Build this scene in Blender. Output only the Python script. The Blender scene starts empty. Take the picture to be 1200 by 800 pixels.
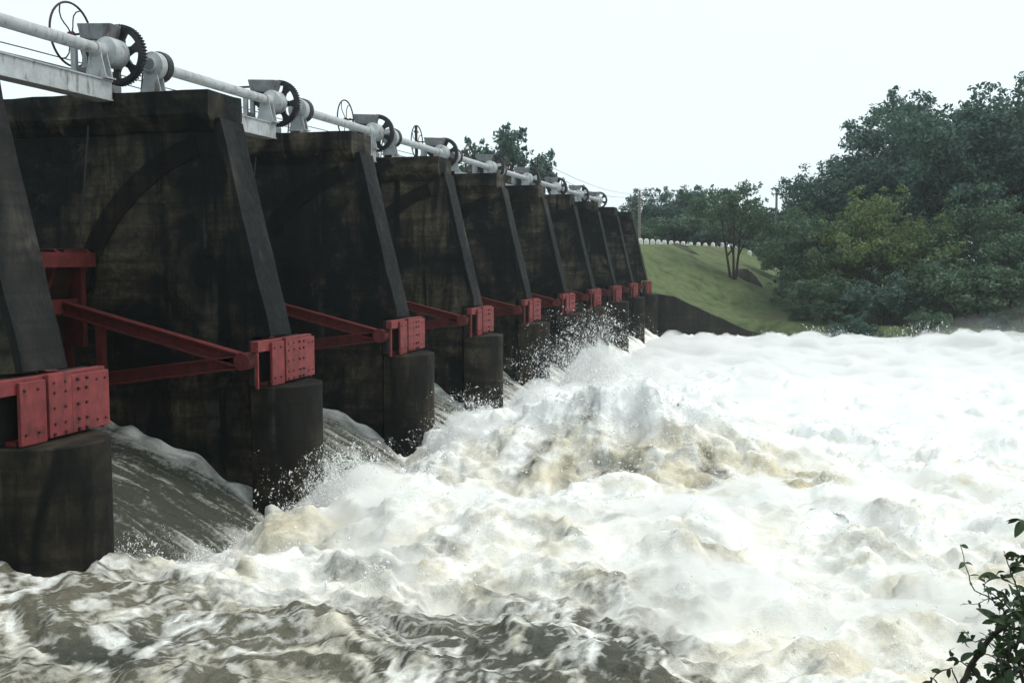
import bpy, bmesh, math, random
import numpy as np
from mathutils import Vector, Matrix, Euler

# ------------------------------------------------------------------ camera
S = bpy.context.scene
COL = S.collection
H = 4.6                                   # eye height above the river
TH = math.radians(15.25)                  # view turned left of the dam axis (+Y)
PITCH = math.radians(4.62)
cam = bpy.data.cameras.new('camera')
cam.lens = 36.0; cam.sensor_width = 36.0; cam.clip_start = 0.05; cam.clip_end = 4000
camo = bpy.data.objects.new('camera', cam); COL.objects.link(camo)
camo.location = (0, 0, H)
camo.rotation_euler = (math.radians(90) - PITCH, 0, TH)
S.camera = camo
# ------------------------------------------------------------------ sky, light, exposure
W = bpy.data.worlds.new('World'); S.world = W; W.use_nodes = True
nt = W.node_tree; nt.nodes.clear()
SUN_EL, SUN_AZ = math.radians(58), math.radians(70)     # azimuth from +Y towards +X
sky = nt.nodes.new('ShaderNodeTexSky'); sky.sky_type = 'NISHITA'; sky.sun_disc = False
sky.sun_elevation = SUN_EL; sky.sun_rotation = SUN_AZ
sky.air_density = 1.0; sky.dust_density = 4.0
white = nt.nodes.new('ShaderNodeVectorMath'); white.operation = 'SCALE'
white.inputs[0].default_value = (0.825, 0.955, 1.0); white.inputs['Scale'].default_value = 8.6
mix = nt.nodes.new('ShaderNodeMix'); mix.data_type = 'RGBA'; mix.inputs['Factor'].default_value = 0.93
bg = nt.nodes.new('ShaderNodeBackground'); bg.inputs['Strength'].default_value = 0.1
out = nt.nodes.new('ShaderNodeOutputWorld')
nt.links.new(sky.outputs[0], mix.inputs['A']); nt.links.new(white.outputs[0], mix.inputs['B'])
nt.links.new(mix.outputs['Result'], bg.inputs['Color']); nt.links.new(bg.outputs[0], out.inputs[0])
sun = bpy.data.lights.new('sun', 'SUN'); sun.energy = 1.5; sun.angle = math.radians(25); sun.color = (1, 0.96, 0.89)
suno = bpy.data.objects.new('sun', sun); COL.objects.link(suno)
sd = Vector((math.sin(SUN_AZ) * math.cos(SUN_EL), math.cos(SUN_AZ) * math.cos(SUN_EL), math.sin(SUN_EL)))
suno.rotation_euler = (-sd).to_track_quat('-Z', 'Y').to_euler(); suno.location = (30, 10, 60)
S.view_settings.view_transform = 'Standard'; S.view_settings.look = 'None'
S.view_settings.exposure = 0.48; S.view_settings.gamma = 1.0; S.view_settings.use_curve_mapping = False
S.cycles.use_denoising = True; S.cycles.use_adaptive_sampling = True; S.cycles.adaptive_threshold = 0.02
S.cycles.max_bounces = 8; S.cycles.diffuse_bounces = 3; S.cycles.glossy_bounces = 3
S.cycles.transparent_max_bounces = 8; S.cycles.volume_bounces = 3
S.cycles.caustics_reflective = False; S.cycles.caustics_refractive = False

R = math.radians
CT, ST = math.cos(TH), math.sin(TH)
def at(px, py, d):
    """photo pixel (1200x800) at view depth d -> world point"""
    u = (px - 600) / 1200 * d
    v = (400 - py) / 1200 * d
    f = d * math.cos(PITCH) + v * math.sin(PITCH)
    z = H - d * math.sin(PITCH) + v * math.cos(PITCH)
    return Vector((u * CT - f * ST, u * ST + f * CT, z))
ORD = ['nearest', 'second nearest', 'third nearest', 'fourth nearest', 'fifth nearest', 'sixth nearest',
       'seventh nearest', 'eighth nearest', 'ninth nearest', 'farthest']

# ------------------------------------------------------------------ noise
def _perm(seed):
    r = np.random.RandomState(seed); p = r.permutation(256); return np.concatenate([p, p, p])
_PC = {}
def perlin(x, y, seed=0):
    if seed not in _PC:
        a = np.random.RandomState(seed + 999).rand(256) * 2 * np.pi
        _PC[seed] = (_perm(seed), np.cos(a), np.sin(a))
    p, gx, gy = _PC[seed]
    xi = np.floor(x).astype(np.int64); yi = np.floor(y).astype(np.int64)
    xf = x - xi; yf = y - yi; xi &= 255; yi &= 255
    u = xf * xf * xf * (xf * (xf * 6 - 15) + 10); v = yf * yf * yf * (yf * (yf * 6 - 15) + 10)
    def g(ix, iy, dx, dy):
        h = p[p[ix] + iy]; return gx[h] * dx + gy[h] * dy
    a = g(xi, yi, xf, yf); b = g(xi + 1, yi, xf - 1, yf)
    c = g(xi, yi + 1, xf, yf - 1); d = g(xi + 1, yi + 1, xf - 1, yf - 1)
    return ((a + (b - a) * u) + ((c + (d - c) * u) - (a + (b - a) * u)) * v) * 1.5
def fbm(x, y, seed=0, octv=4, gain=0.5):
    s = 0; a = 1.0; t = 0
    for o in range(octv):
        s = s + a * perlin(x * 2 ** o, y * 2 ** o, seed + o * 7); t += a; a *= gain
    return s / t
def sm(a, b, x):
    t = np.clip((x - a) / (b - a), 0, 1); return t * t * (3 - 2 * t)

# ------------------------------------------------------------------ materials
def newmat(name):
    m = bpy.data.materials.new(name); m.use_nodes = True
    n = m.node_tree; b = n.nodes['Principled BSDF']; return m, n, b
def N(n, t, **kw):
    k = n.nodes.new(t)
    for a, v in kw.items(): setattr(k, a, v)
    return k
def noise(n, scale, detail=4, rough=0.55, vec=None, dist=0.0):
    k = N(n, 'ShaderNodeTexNoise'); k.inputs['Scale'].default_value = scale
    k.inputs['Detail'].default_value = detail; k.inputs['Roughness'].default_value = rough
    k.inputs['Distortion'].default_value = dist
    if vec is not None: n.links.new(vec, k.inputs['Vector'])
    return k.outputs['Fac']
def ramp(n, fac, stops):
    k = N(n, 'ShaderNodeValToRGB'); e = k.color_ramp.elements
    while len(e) < len(stops): e.new(0.5)
    for el, (p, c) in zip(e, stops):
        el.position = p; el.color = (c, c, c, 1) if isinstance(c, (int, float)) else (*c, 1)
    n.links.new(fac, k.inputs[0]); return k.outputs[0]
def mixc(n, fac, a, b, mode='MIX'):
    k = N(n, 'ShaderNodeMix', data_type='RGBA', blend_type=mode)
    for s, v in (('Factor', fac), ('A', a), ('B', b)):
        if isinstance(v, bpy.types.NodeSocket): n.links.new(v, k.inputs[s])
        elif isinstance(v, (int, float)): k.inputs[s].default_value = v
        else: k.inputs[s].default_value = (*v, 1)
    return k.outputs['Result']
def mathn(n, op, a, b=0.0, c=None):
    k = N(n, 'ShaderNodeMath', operation=op)
    for i, v in enumerate((a, b, c)):
        if v is None: continue
        if isinstance(v, bpy.types.NodeSocket): n.links.new(v, k.inputs[i])
        else: k.inputs[i].default_value = v
    return k.outputs[0]
def pos(n, scale=(1, 1, 1)):
    g = N(n, 'ShaderNodeNewGeometry'); m = N(n, 'ShaderNodeMapping'); m.inputs['Scale'].default_value = scale
    n.links.new(g.outputs['Position'], m.inputs['Vector']); return m.outputs[0]
def bump(n, b, h, strength=0.4, dist=0.02):
    k = N(n, 'ShaderNodeBump'); k.inputs['Strength'].default_value = strength; k.inputs['Distance'].default_value = dist
    n.links.new(h, k.inputs['Height']); n.links.new(k.outputs[0], b.inputs['Normal'])

def mat_concrete(name, base, tan, grey, tan_amt=0.5, spec=0.12):
    m, n, b = newmat(name)
    p = pos(n); pv = pos(n, (1.0, 1.0, 0.16)); ph = pos(n, (0.3, 0.3, 2.6))
    big = noise(n, 0.55, 5, 0.6, p, 0.8); st = noise(n, 1.7, 5, 0.65, pv, 0.9); bd = noise(n, 0.9, 4, 0.6, ph, 1.2); fine = noise(n, 9, 6, 0.7, p)
    c = mixc(n, ramp(n, st, [(0.38, 0.0), (0.72, 1.0)]), base, grey)
    t = mathn(n, 'MULTIPLY', ramp(n, big, [(0.44, 0.0), (0.60, 1.0)]), ramp(n, st, [(0.36, 0.0), (0.60, 1.0)]))
    t = mathn(n, 'MULTIPLY', t, ramp(n, bd, [(0.35, 0.25), (0.62, 1.0)]))
    t = mathn(n, 'MULTIPLY', t, tan_amt)
    c = mixc(n, t, c, tan)
    ef = noise(n, 0.9, 6, 0.75, p, 0.4)
    c = mixc(n, ramp(n, ef, [(0.60, 0.0), (0.70, 0.45)]), c, tan)
    c = mixc(n, ramp(n, fine, [(0.35, 0.35), (0.7, 1.0)]), (0.004, 0.005, 0.005), c)
    lime = mathn(n, 'MULTIPLY', ramp(n, noise(n, 3.2, 4, 0.6, pos(n, (1.0, 1.0, 0.05)), 0.3), [(0.60, 0.0), (0.68, 1.0)]), ramp(n, noise(n, 0.8, 3, 0.6, p, 0.5), [(0.48, 0.0), (0.62, 0.5)]))
    c = mixc(n, lime, c, (0.10, 0.092, 0.078))
    wv = N(n, 'ShaderNodeTexWave'); wv.bands_direction = 'Z'; wv.inputs['Scale'].default_value = 0.9; wv.inputs['Distortion'].default_value = 0.6; wv.inputs['Detail'].default_value = 2
    n.links.new(p, wv.inputs['Vector'])
    c = mixc(n, ramp(n, wv.outputs['Fac'], [(0.0, 0.22), (0.10, 0.0)]), c, (0.003, 0.003, 0.003))
    n.links.new(c, b.inputs['Base Color'])
    n.links.new(ramp(n, fine, [(0.3, 0.55), (0.7, 0.9)]), b.inputs['Roughness'])
    b.inputs['Specular IOR Level'].default_value = spec
    hh = mathn(n, 'ADD', mathn(n, 'MULTIPLY', bd, 0.7), fine); bump(n, b, hh, 0.6, 0.03)
    return m
M = {}
M['pier'] = mat_concrete('wet_black_concrete', (0.0050, 0.0068, 0.0075), (0.165, 0.138, 0.092), (0.015, 0.015, 0.014), 1.0)
M['nose'] = mat_concrete('stained_concrete', (0.005, 0.0055, 0.005), (0.095, 0.075, 0.048), (0.017, 0.0145, 0.011), 0.9)
M['rib'] = mat_concrete('weathered_concrete', (0.006, 0.007, 0.008), (0.06, 0.053, 0.043), (0.0125, 0.0135, 0.0145), 1.0)
M['seal'] = mat_concrete('rust_black_seal_plate', (0.005, 0.0055, 0.006), (0.06, 0.045, 0.03), (0.011, 0.0105, 0.010), 0.7, 0.08)
M['wing'] = mat_concrete('mossy_concrete', (0.022, 0.023, 0.017), (0.085, 0.075, 0.05), (0.04, 0.038, 0.028), 0.6)

def mat_paint(name, col, dark, rust=None, rough=0.5, amt=0.5, scale=6):
    m, n, b = newmat(name); p = pos(n); pv = pos(n, (1, 1, 0.25))
    a = noise(n, scale, 6, 0.65, p); s = noise(n, scale * 1.6, 5, 0.6, pv)
    c = mixc(n, ramp(n, a, [(0.35, 0.0), (0.62, amt)]), col, dark)
    if rust: c = mixc(n, ramp(n, s, [(0.55, 0.0), (0.70, 0.85)]), c, rust)
    n.links.new(c, b.inputs['Base Color']); b.inputs['Roughness'].default_value = rough
    b.inputs['Specular IOR Level'].default_value = 0.3
    bump(n, b, a, 0.25, 0.008); return m
M['red'] = mat_paint('faded_red_paint', (0.215, 0.034, 0.036), (0.115, 0.021, 0.022), (0.05, 0.020, 0.015), 0.6, 0.9)
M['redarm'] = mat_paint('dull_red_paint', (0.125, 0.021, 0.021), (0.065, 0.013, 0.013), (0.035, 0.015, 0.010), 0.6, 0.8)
M['bolt'] = mat_paint('rusted_bolt', (0.030, 0.008, 0.009), (0.03, 0.01, 0.01), None, 0.6)
M['grey'] = mat_paint('pale_grey_paint', (0.42, 0.44, 0.45), (0.29, 0.30, 0.30), (0.10, 0.075, 0.055), 0.45, 0.8, 5)
M['greydk'] = mat_paint('weathered_grey_paint', (0.20, 0.21, 0.215), (0.12, 0.12, 0.12), (0.06, 0.045, 0.035), 0.5, 0.8, 5)
M['black'] = mat_paint('greasy_black_iron_and_shade', (0.014, 0.015, 0.017), (0.03, 0.027, 0.025), (0.04, 0.025, 0.018), 0.4, 0.6)  # iron parts; on the trunnion web the black is painted shade
M['rust'] = mat_paint('rusty_iron', (0.07, 0.032, 0.022), (0.04, 0.022, 0.018), None, 0.7)
M['skin'] = mat_paint('tarred_steel_plate', (0.030, 0.014, 0.012), (0.015, 0.010, 0.009), (0.06, 0.02, 0.012), 0.5)
M['stone'] = mat_paint('whitewashed_stone', (0.72, 0.72, 0.68), (0.5, 0.49, 0.44), None, 0.8)
M['wood'] = mat_paint('grey_timber', (0.22, 0.20, 0.16), (0.13, 0.12, 0.1), None, 0.8)
M['wire'] = mat_paint('dull_wire', (0.10, 0.10, 0.105), (0.06, 0.06, 0.06), None, 0.5)
M['bark'] = mat_paint('dark_bark', (0.045, 0.034, 0.024), (0.02, 0.016, 0.012), None, 0.85, 0.8, 8)
M['earth'] = mat_paint('brown_earth', (0.052, 0.046, 0.030), (0.030, 0.034, 0.018), None, 0.9, 0.8, 4)

def mat_leaf(name, c1, c2, trans=0.3):
    m, n, b = newmat(name)
    g = N(n, 'ShaderNodeNewGeometry'); oi = N(n, 'ShaderNodeObjectInfo')
    p = pos(n); big = noise(n, 0.55, 4, 0.6, p)
    f = mathn(n, 'ADD', mathn(n, 'MULTIPLY', g.outputs['Random Per Island'], 0.45), mathn(n, 'MULTIPLY', ramp(n, big, [(0.36, 0.0), (0.66, 1.0)]), 0.55))
    c = mixc(n, f, c1, c2)
    n.links.new(c, b.inputs['Base Color']); b.inputs['Roughness'].default_value = 0.55
    b.inputs['Specular IOR Level'].default_value = 0.35
    t = N(n, 'ShaderNodeBsdfTranslucent'); n.links.new(c, t.inputs['Color'])
    ms = N(n, 'ShaderNodeMixShader'); ms.inputs[0].default_value = trans
    n.links.new(b.outputs[0], ms.inputs[1]); n.links.new(t.outputs[0], ms.inputs[2])
    n.links.new(ms.outputs[0], n.nodes['Material Output'].inputs[0]); return m
M['leafdark'] = mat_leaf('dark_foliage', (0.026, 0.060, 0.050), (0.090, 0.160, 0.112))
M['leafmid'] = mat_leaf('green_foliage', (0.032, 0.070, 0.044), (0.115, 0.185, 0.098))
M['leaflight'] = mat_leaf('yellow_green_foliage', (0.045, 0.085, 0.030), (0.175, 0.225, 0.075))
M['leafnear'] = mat_leaf('glossy_leaf', (0.020, 0.036, 0.016), (0.050, 0.085, 0.030), 0.25)

def mat_grass():
    m, n, b = newmat('grass_bank'); p = pos(n)
    a = noise(n, 0.22, 5, 0.6, p); f = noise(n, 2.2, 6, 0.7, p); q = noise(n, 0.9, 4, 0.6, p)
    c = mixc(n, ramp(n, f, [(0.3, 0.0), (0.7, 1.0)]), (0.076, 0.100, 0.042), (0.132, 0.160, 0.076))
    c = mixc(n, ramp(n, q, [(0.50, 0.0), (0.68, 0.8)]), c, (0.050, 0.068, 0.028))
    c = mixc(n, ramp(n, a, [(0.54, 0.0), (0.66, 0.65)]), c, (0.085, 0.075, 0.045))
    n.links.new(c, b.inputs['Base Color']); b.inputs['Roughness'].default_value = 0.9
    b.inputs['Specular IOR Level'].default_value = 0.1
    bump(n, b, f, 0.8, 0.12); return m
M['grass'] = mat_grass()

def mat_water(name):
    """turbid brown water, foam where the 'foam' attribute says foam lies, tan silt tint and painted wave shade in the foam"""
    m, n, b = newmat(name)
    at_ = N(n, 'ShaderNodeAttribute', attribute_name='foam'); sep = N(n, 'ShaderNodeSeparateColor')
    n.links.new(at_.outputs['Color'], sep.inputs[0])
    p = pos(n)
    f1 = noise(n, 14, 6, 0.7, p); f2 = noise(n, 45, 4, 0.7, p)
    fo = mathn(n, 'ADD', sep.outputs[0], mathn(n, 'MULTIPLY', mathn(n, 'SUBTRACT', f1, 0.5), 0.55))
    fo = ramp(n, fo, [(0.22, 0.0), (0.78, 1.0)])
    silt_shade = mathn(n, 'ADD', sep.outputs[1], mathn(n, 'MULTIPLY', mathn(n, 'SUBTRACT', f1, 0.5), 0.5))
    silt_shade = ramp(n, silt_shade, [(0.15, 0.0), (0.95, 1.0)])
    foamc = mixc(n, silt_shade, (0.93, 0.93, 0.915), (0.68, 0.61, 0.46))  # tan end holds both the silt colour and the painted wave shade
    wat = mixc(n, ramp(n, f1, [(0.3, 0.0), (0.7, 1.0)]), (0.092, 0.086, 0.062), (0.165, 0.152, 0.112))
    wat = mixc(n, sep.outputs[2], wat, (0.040, 0.045, 0.034))
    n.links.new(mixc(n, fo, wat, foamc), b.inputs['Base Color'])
    n.links.new(ramp(n, fo, [(0.0, 0.16), (1.0, 0.85)]), b.inputs['Roughness'])
    n.links.new(ramp(n, fo, [(0.0, 0.4), (1.0, 0.1)]), b.inputs['Specular IOR Level'])
    b.inputs['IOR'].default_value = 1.33
    bump(n, b, mathn(n, 'ADD', f1, mathn(n, 'MULTIPLY', f2, 0.45)), 0.7, 0.05)
    return m
M['water'] = mat_water('river_water')
def mat_drop():
    m, n, b = newmat('spray_drop'); b.inputs['Base Color'].default_value = (0.88, 0.88, 0.87, 1)
    b.inputs['Roughness'].default_value = 0.35; return m
M['drop'] = mat_drop()
def mat_lake():
    m, n, b = newmat('lake_water'); b.inputs['Base Color'].default_value = (0.08, 0.075, 0.05, 1)
    b.inputs['Roughness'].default_value = 0.12; bump(n, b, noise(n, 2.5, 4, 0.6, pos(n)), 0.3, 0.05); return m
M['lake'] = mat_lake()

# ------------------------------------------------------------------ mesh helpers
def me(name, v, f, mat, smooth=False):
    m = bpy.data.meshes.new(name); m.from_pydata([tuple(p) for p in v], [], f)
    m.materials.append(mat)
    if smooth: m.polygons.foreach_set('use_smooth', [True] * len(m.polygons))
    m.update(); return m
def npmesh(name, v, f, mat, smooth=False):
    """v (n,3) array, f (m,k) array of equal-size faces"""
    m = bpy.data.meshes.new(name); v = np.asarray(v, np.float32); f = np.asarray(f, np.int32); k = f.shape[1]
    m.vertices.add(len(v)); m.vertices.foreach_set('co', v.ravel())
    m.loops.add(f.size); m.loops.foreach_set('vertex_index', f.ravel())
    m.polygons.add(len(f)); m.polygons.foreach_set('loop_start', np.arange(0, f.size, k, dtype=np.int32))
    m.polygons.foreach_set('loop_total', np.full(len(f), k, np.int32))
    m.update(calc_edges=True)
    m.polygons.foreach_set('use_smooth', np.full(len(f), bool(smooth)))
    m.materials.append(mat); m.validate(); return m
def link(name, mesh, parent=None, loc=(0, 0, 0), rot=(0, 0, 0), bev=0.0):
    o = bpy.data.objects.new(name, mesh); COL.objects.link(o)
    o.parent = parent; o.location = loc; o.rotation_euler = rot
    if bev:
        b = o.modifiers.new('bevel', 'BEVEL'); b.width = bev; b.segments = 2; b.limit_method = 'ANGLE'
        b.angle_limit = R(40)
    return o
def thing(name, loc, label, cat, group=None):
    o = bpy.data.objects.new(name, None); COL.objects.link(o); o.location = loc; o.empty_display_size = 0.3
    return tag(o, label, cat, group)
def tag(o, label=None, cat=None, group=None, kind=None):
    if label: o['label'] = label
    if cat: o['category'] = cat
    if group: o['group'] = group
    if kind: o['kind'] = kind
    return o
class G:
    """collects simple solids into one vertex/face list"""
    def __init__(s): s.v = []; s.f = []
    def add(s, v, f):
        o = len(s.v); s.v += [tuple(p) for p in v]; s.f += [tuple(i + o for i in q) for q in f]; return s
    def box(s, x0, x1, y0, y1, z0, z1):
        return s.add([(x0, y0, z0), (x1, y0, z0), (x1, y1, z0), (x0, y1, z0), (x0, y0, z1), (x1, y0, z1), (x1, y1, z1), (x0, y1, z1)],
                     [(3, 2, 1, 0), (4, 5, 6, 7), (0, 1, 5, 4), (1, 2, 6, 5), (2, 3, 7, 6), (3, 0, 4, 7)])
    def prism(s, poly, a0, a1, axis='y'):
        n = len(poly)
        def P(p, a): return (p[0], a, p[1]) if axis == 'y' else ((p[0], p[1], a) if axis == 'z' else (a, p[0], p[1]))
        v = [P(p, a0) for p in poly] + [P(p, a1) for p in poly]
        f = [tuple(range(n)), tuple(range(2 * n - 1, n - 1, -1))]
        for i in range(n):
            j = (i + 1) % n; f.append((j, i, n + i, n + j))
        return s.add(v, f)
    def tube(s, pts, rad, n=8, closed=False, cap=True):
        pts = [Vector(p) for p in pts]; m = len(pts)
        if isinstance(rad, (int, float)): rad = [rad] * m
        v = []; f = []; ref = None
        for i, p in enumerate(pts):
            a = pts[(i - 1) % m] if (closed or i > 0) else p
            b = pts[(i + 1) % m] if (closed or i < m - 1) else p
            t = (b - a).normalized()
            if ref is None:
                ref = Vector((0, 0, 1)) if abs(t.z) < 0.9 else Vector((1, 0, 0))
            x = (ref - t * ref.dot(t)).normalized(); ref = x; y = t.cross(x)
            for k in range(n):
                an = 2 * math.pi * k / n; v.append(p + (x * math.cos(an) + y * math.sin(an)) * rad[i])
        for i in range(m if closed else m - 1):
            for k in range(n):
                i2 = (i + 1) % m
                f.append((i * n + k, i * n + (k + 1) % n, i2 * n + (k + 1) % n, i2 * n + k))
        if cap and not closed:
            f.append(tuple(range(n - 1, -1, -1))); f.append(tuple((m - 1) * n + k for k in range(n)))
        return s.add(v, f)
    def lathe(s, prof, n=24, axis='y', c=(0, 0, 0)):
        """prof: list of (axial, radius)"""
        v = []; f = []
        for a, r in prof:
            for k in range(n):
                an = 2 * math.pi * k / n; p, q = r * math.cos(an), r * math.sin(an)
                w = {'y': (p, a, q), 'x': (a, p, q), 'z': (p, q, a)}[axis]
                v.append((w[0] + c[0], w[1] + c[1], w[2] + c[2]))
        m = len(prof)
        for i in range(m - 1):
            for k in range(n):
                f.append((i * n + k, (i + 1) * n + k, (i + 1) * n + (k + 1) % n, i * n + (k + 1) % n))
        f.append(tuple(range(n))); f.append(tuple((m - 1) * n + k for k in range(n - 1, -1, -1)))
        return s.add(v, f)
    def mesh(s, name, mat, smooth=False, org=(0, 0, 0)):
        m = me(name, [(p[0] - org[0], p[1] - org[1], p[2] - org[2]) for p in s.v], s.f, mat, smooth)
        b = bmesh.new(); b.from_mesh(m); bmesh.ops.recalc_face_normals(b, faces=b.faces); b.to_mesh(m); b.free()
        if smooth: m.set_sharp_from_angle(angle=R(35))
        return m
def roughen(mesh, cuts, amp, seed):
    """worn edges for cast concrete: subdivide and nudge"""
    b = bmesh.new(); b.from_mesh(mesh)
    bmesh.ops.triangulate(b, faces=[f for f in b.faces if len(f.verts) > 4])
    for _ in range(cuts):
        es = [e for e in b.edges if e.calc_length() > 0.30]
        if es: bmesh.ops.subdivide_edges(b, edges=es, cuts=1, use_grid_fill=True)
    bmesh.ops.triangulate(b, faces=[f for f in b.faces if len(f.verts) > 4])
    b.verts.ensure_lookup_table()
    c = np.array([v.co[:] for v in b.verts])
    for ax in range(3):
        d = perlin(c[:, 0] * 1.3 + c[:, 1] * 0.9, c[:, 2] * 1.3 + c[:, 1] * 0.7, seed + ax) * amp + \
            perlin(c[:, 0] * 4.1 + c[:, 1] * 3.3, c[:, 2] * 4.3 - c[:, 1] * 2.9, seed + ax + 5) * amp * 0.6
        for v, q in zip(b.verts, d): v.co[ax] += q
    bmesh.ops.recalc_face_normals(b, faces=b.faces); b.to_mesh(mesh); b.free(); return mesh

NP = 10
YC = [10.52 + 6.0 * i for i in range(NP)]        # pier centre lines along the dam
XT = -8.95; ZT = 2.86; RG = 3.95                  # trunnion axis and gate radius
ZTOP = 7.52

# ================================================================== SETTING
# ---- river
def river_fields(X, Y):
    wx = fbm(X * 0.35, Y * 0.35, 11, 3) * 1.6; wy = fbm(X * 0.35 + 40, Y * 0.35, 17, 3) * 1.6
    bY = np.interp(X, [-14, -9, -7, -5, -3.5, -2, -0.8, 0.6, 2.5, 6, 20], [12.6, 11.6, 10.4, 10.5, 11.6, 11.9, 11.0, 9.9, 9.0, 7.0, 3.0])
    F = sm(-1.2, 1.0, Y - bY + wy * 0.8)
    h = np.zeros_like(X); jag = fbm((X + wx) * 0.9, (Y + wy) * 0.9, 19, 4)
    for gx, gy, sx, sy, a in ((-3.2, 20.3, 2.9, 1.05, 1.05), (-3.8, 20.5, 2.4, 0.6, 0.36), (-4.0, 17.9, 2.8, 0.9, -0.85), (-5.6, 13.6, 1.9, 1.1, 0.35),
                              (-2.8, 14.2, 2.2, 1.1, 0.30), (-7.5, 16.6, 0.55, 0.7, 0.35), (-6.6, 21.8, 1.0, 1.6, 0.35),
                              (-6.3, 26.5, 1.2, 1.8, 0.60), (-5.7, 31.5, 1.5, 1.6, 1.05), (-1.5, 27.5, 3.0, 1.4, 0.50),
                              (2.6, 23.5, 3.0, 1.6, 0.40), (0.5, 35.5, 3.6, 1.8, 0.55), (-5.5, 43, 1.6, 2.5, 0.6), (-4.5, 52, 2.0, 3.0, 0.6),
                              (5.5, 30.5, 4, 1.7, 0.45), (7.0, 54.5, 3.2, 2.0, 1.0), (1.0, 57, 3.0, 2.0, 0.55), (14, 53, 4, 2.5, 1.0),
                              (-8.9, 9.9, 1.7, 1.5, 0.45), (-2.3, 10.0, 1.6, 0.6, 0.15), (-0.6, 16.6, 2.0, 1.0, 0.30)):
        h += a * np.exp(-((X - gx + 0.35 * wx) / sx) ** 2 - ((Y - gy + 0.35 * wy) / sy) ** 2) * (1 + 0.45 * jag)
    # standing waves and swell
    far = sm(30, 50, Y); h = h * (1 - 0.40 * far) - 0.35 * far + 0.58 * (1 - sm(17, 38, Y)) * (1 - 0.65 * sm(12.6, 14.5, Y) * sm(-6.4, -8.6, X))
    h += (0.16 + 0.26 * F) * fbm((X + wx) * 0.28, (Y + wy) * 0.42, 3, 3)
    bil = np.sqrt(perlin((X + 0.6 * wx) * 0.55, (Y + 0.6 * wy) * 0.8, 21) ** 2 + 0.02)
    h += (0.08 + 0.34 * F) * (bil - 0.25)
    # water is drawn down where the sheets plunge in between the piers
    ph = np.mod(Y - YC[0], 6.0); inbay = sm(0.5, 1.4, ph) * (1 - sm(4.6, 5.5, ph)) * (Y > YC[0])
    h -= 0.62 * inbay * np.exp(-((X + 8.8) / 1.25) ** 2) + 2.2 * inbay * sm(-9.2, -10.6, X)
    rx, ry = X + 0.35 * wx, Y + 0.35 * wy
    def ridge(fx, fy, sd): return np.clip(1 - np.sqrt(perlin(rx * fx, ry * fy, sd) ** 2 + 0.004), 0, 1) ** 2 - 0.55
    tor = 0.35 + 0.65 * sm(-0.25, 0.35, fbm(X * 0.33 + 11, Y * 0.4, 39, 2))
    small = (0.10 + 0.08 * F) * fbm(rx * 1.3, ry * 1.9, 31, 2) + (0.05 + 0.02 * F) * fbm(rx * 3.1, ry * 4.2, 33, 2) \
        + (0.09 + 0.05 * F) * tor * ridge(0.85, 1.25, 221) + (0.06 + 0.035 * F) * tor * ridge(1.9, 2.6, 223) \
        + (0.035 + 0.02 * F) * ridge(4.2, 5.4, 225) + (0.018 + 0.012 * F) * ridge(8.5, 10, 227)
    # foam cover
    wx2 = wx + 0.35 * fbm(X * 1.4, Y * 1.4, 51, 3); wy2 = wy + 0.35 * fbm(X * 1.4 + 9, Y * 1.4, 53, 3)
    lace = 1 - np.abs(perlin((X + wx2) * 0.75, (Y + wy2) * 1.5, 41)) * 3.0
    lace2 = 1 - np.abs(perlin((X + wx2) * 1.8, (Y + wy2) * 3.0, 43)) * 2.6
    lace3 = 1 - np.abs(perlin((X + wx2) * 4.5, (Y + wy2) * 6.0, 45)) * 2.2
    patch = sm(-0.1, 0.45, fbm((X + wx) * 0.4, (Y + wy) * 0.7, 47, 3))
    lace4 = 1 - np.abs(perlin((X + wx2) * 9.0, (Y + wy2) * 11.0, 49)) * 2.0
    lf = np.clip(0.36 * np.clip(lace, 0, 1) + 0.30 * np.clip(lace2, 0, 1) + 0.24 * np.clip(lace3, 0, 1) + 0.30 * np.clip(lace4, 0, 1) + 0.30 * patch - 0.21, 0, 1)
    foam = np.clip(lf * (1 - F) + F * (0.92 + 0.75 * fbm((X + wx) * 0.9 + 5, (Y + wy) * 1.5, 61, 5) + 0.3 * sm(18, 34, Y) - sm(17, 12, Y) * (0.13 * (1 - np.clip(lace2, 0, 1)) + 0.10 * (1 - np.clip(lace3, 0, 1)))), 0, 1)
    # tan foam: silt patches, plus shade painted into hollows and the big roller's face
    silt_shade = 0.08 + 0.12 * sm(26, 16, Y) + 0.38 * sm(-0.05, 0.5, fbm((X + wx) * 1.3, (Y + wy) * 1.9, 75, 4)) + 0.50 * sm(0.05, 0.50, fbm((X + wx) * 0.30 + 3, (Y + wy) * 0.55, 71, 4)) + 0.35 * sm(0.10, -0.22, bil - 0.25) * 0.5
    silt_shade += (0.60 + 1.3 * fbm(X * 1.3, Y * 1.6, 73, 5)) * np.exp(-((X + 3.2) / 2.9) ** 2 - ((Y - 19.1) / 1.05) ** 2) + 0.35 * np.exp(-((X - 0.3) / 2.5) ** 2 - ((Y - 19.5) / 1.5) ** 2)  # shaded face of the roller put into the colour as tan
    silt_shade += 0.20 * sm(20, 12, Y)
    silt_shade *= 1 - 0.55 * sm(22, 36, Y)
    silt_shade *= (1 - 0.8 * sm(0.95, 1.75, h)) * (1 - 0.55 * np.clip(lace3, 0, 1) * sm(-0.2, 0.3, fbm(X * 0.8, Y * 0.8, 79, 2)))
    foam -= np.clip(0.30 + 0.9 * fbm(X * 2.6, Y * 3.2, 63, 5), 0, 0.75) * np.exp(-((X + 3.0) / 2.8) ** 2 - ((Y - 19.2) / 0.95) ** 2) + 0.25 * np.exp(-((X + 0.6) / 1.3) ** 2 - ((Y - 17.6) / 0.5) ** 2)
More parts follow.
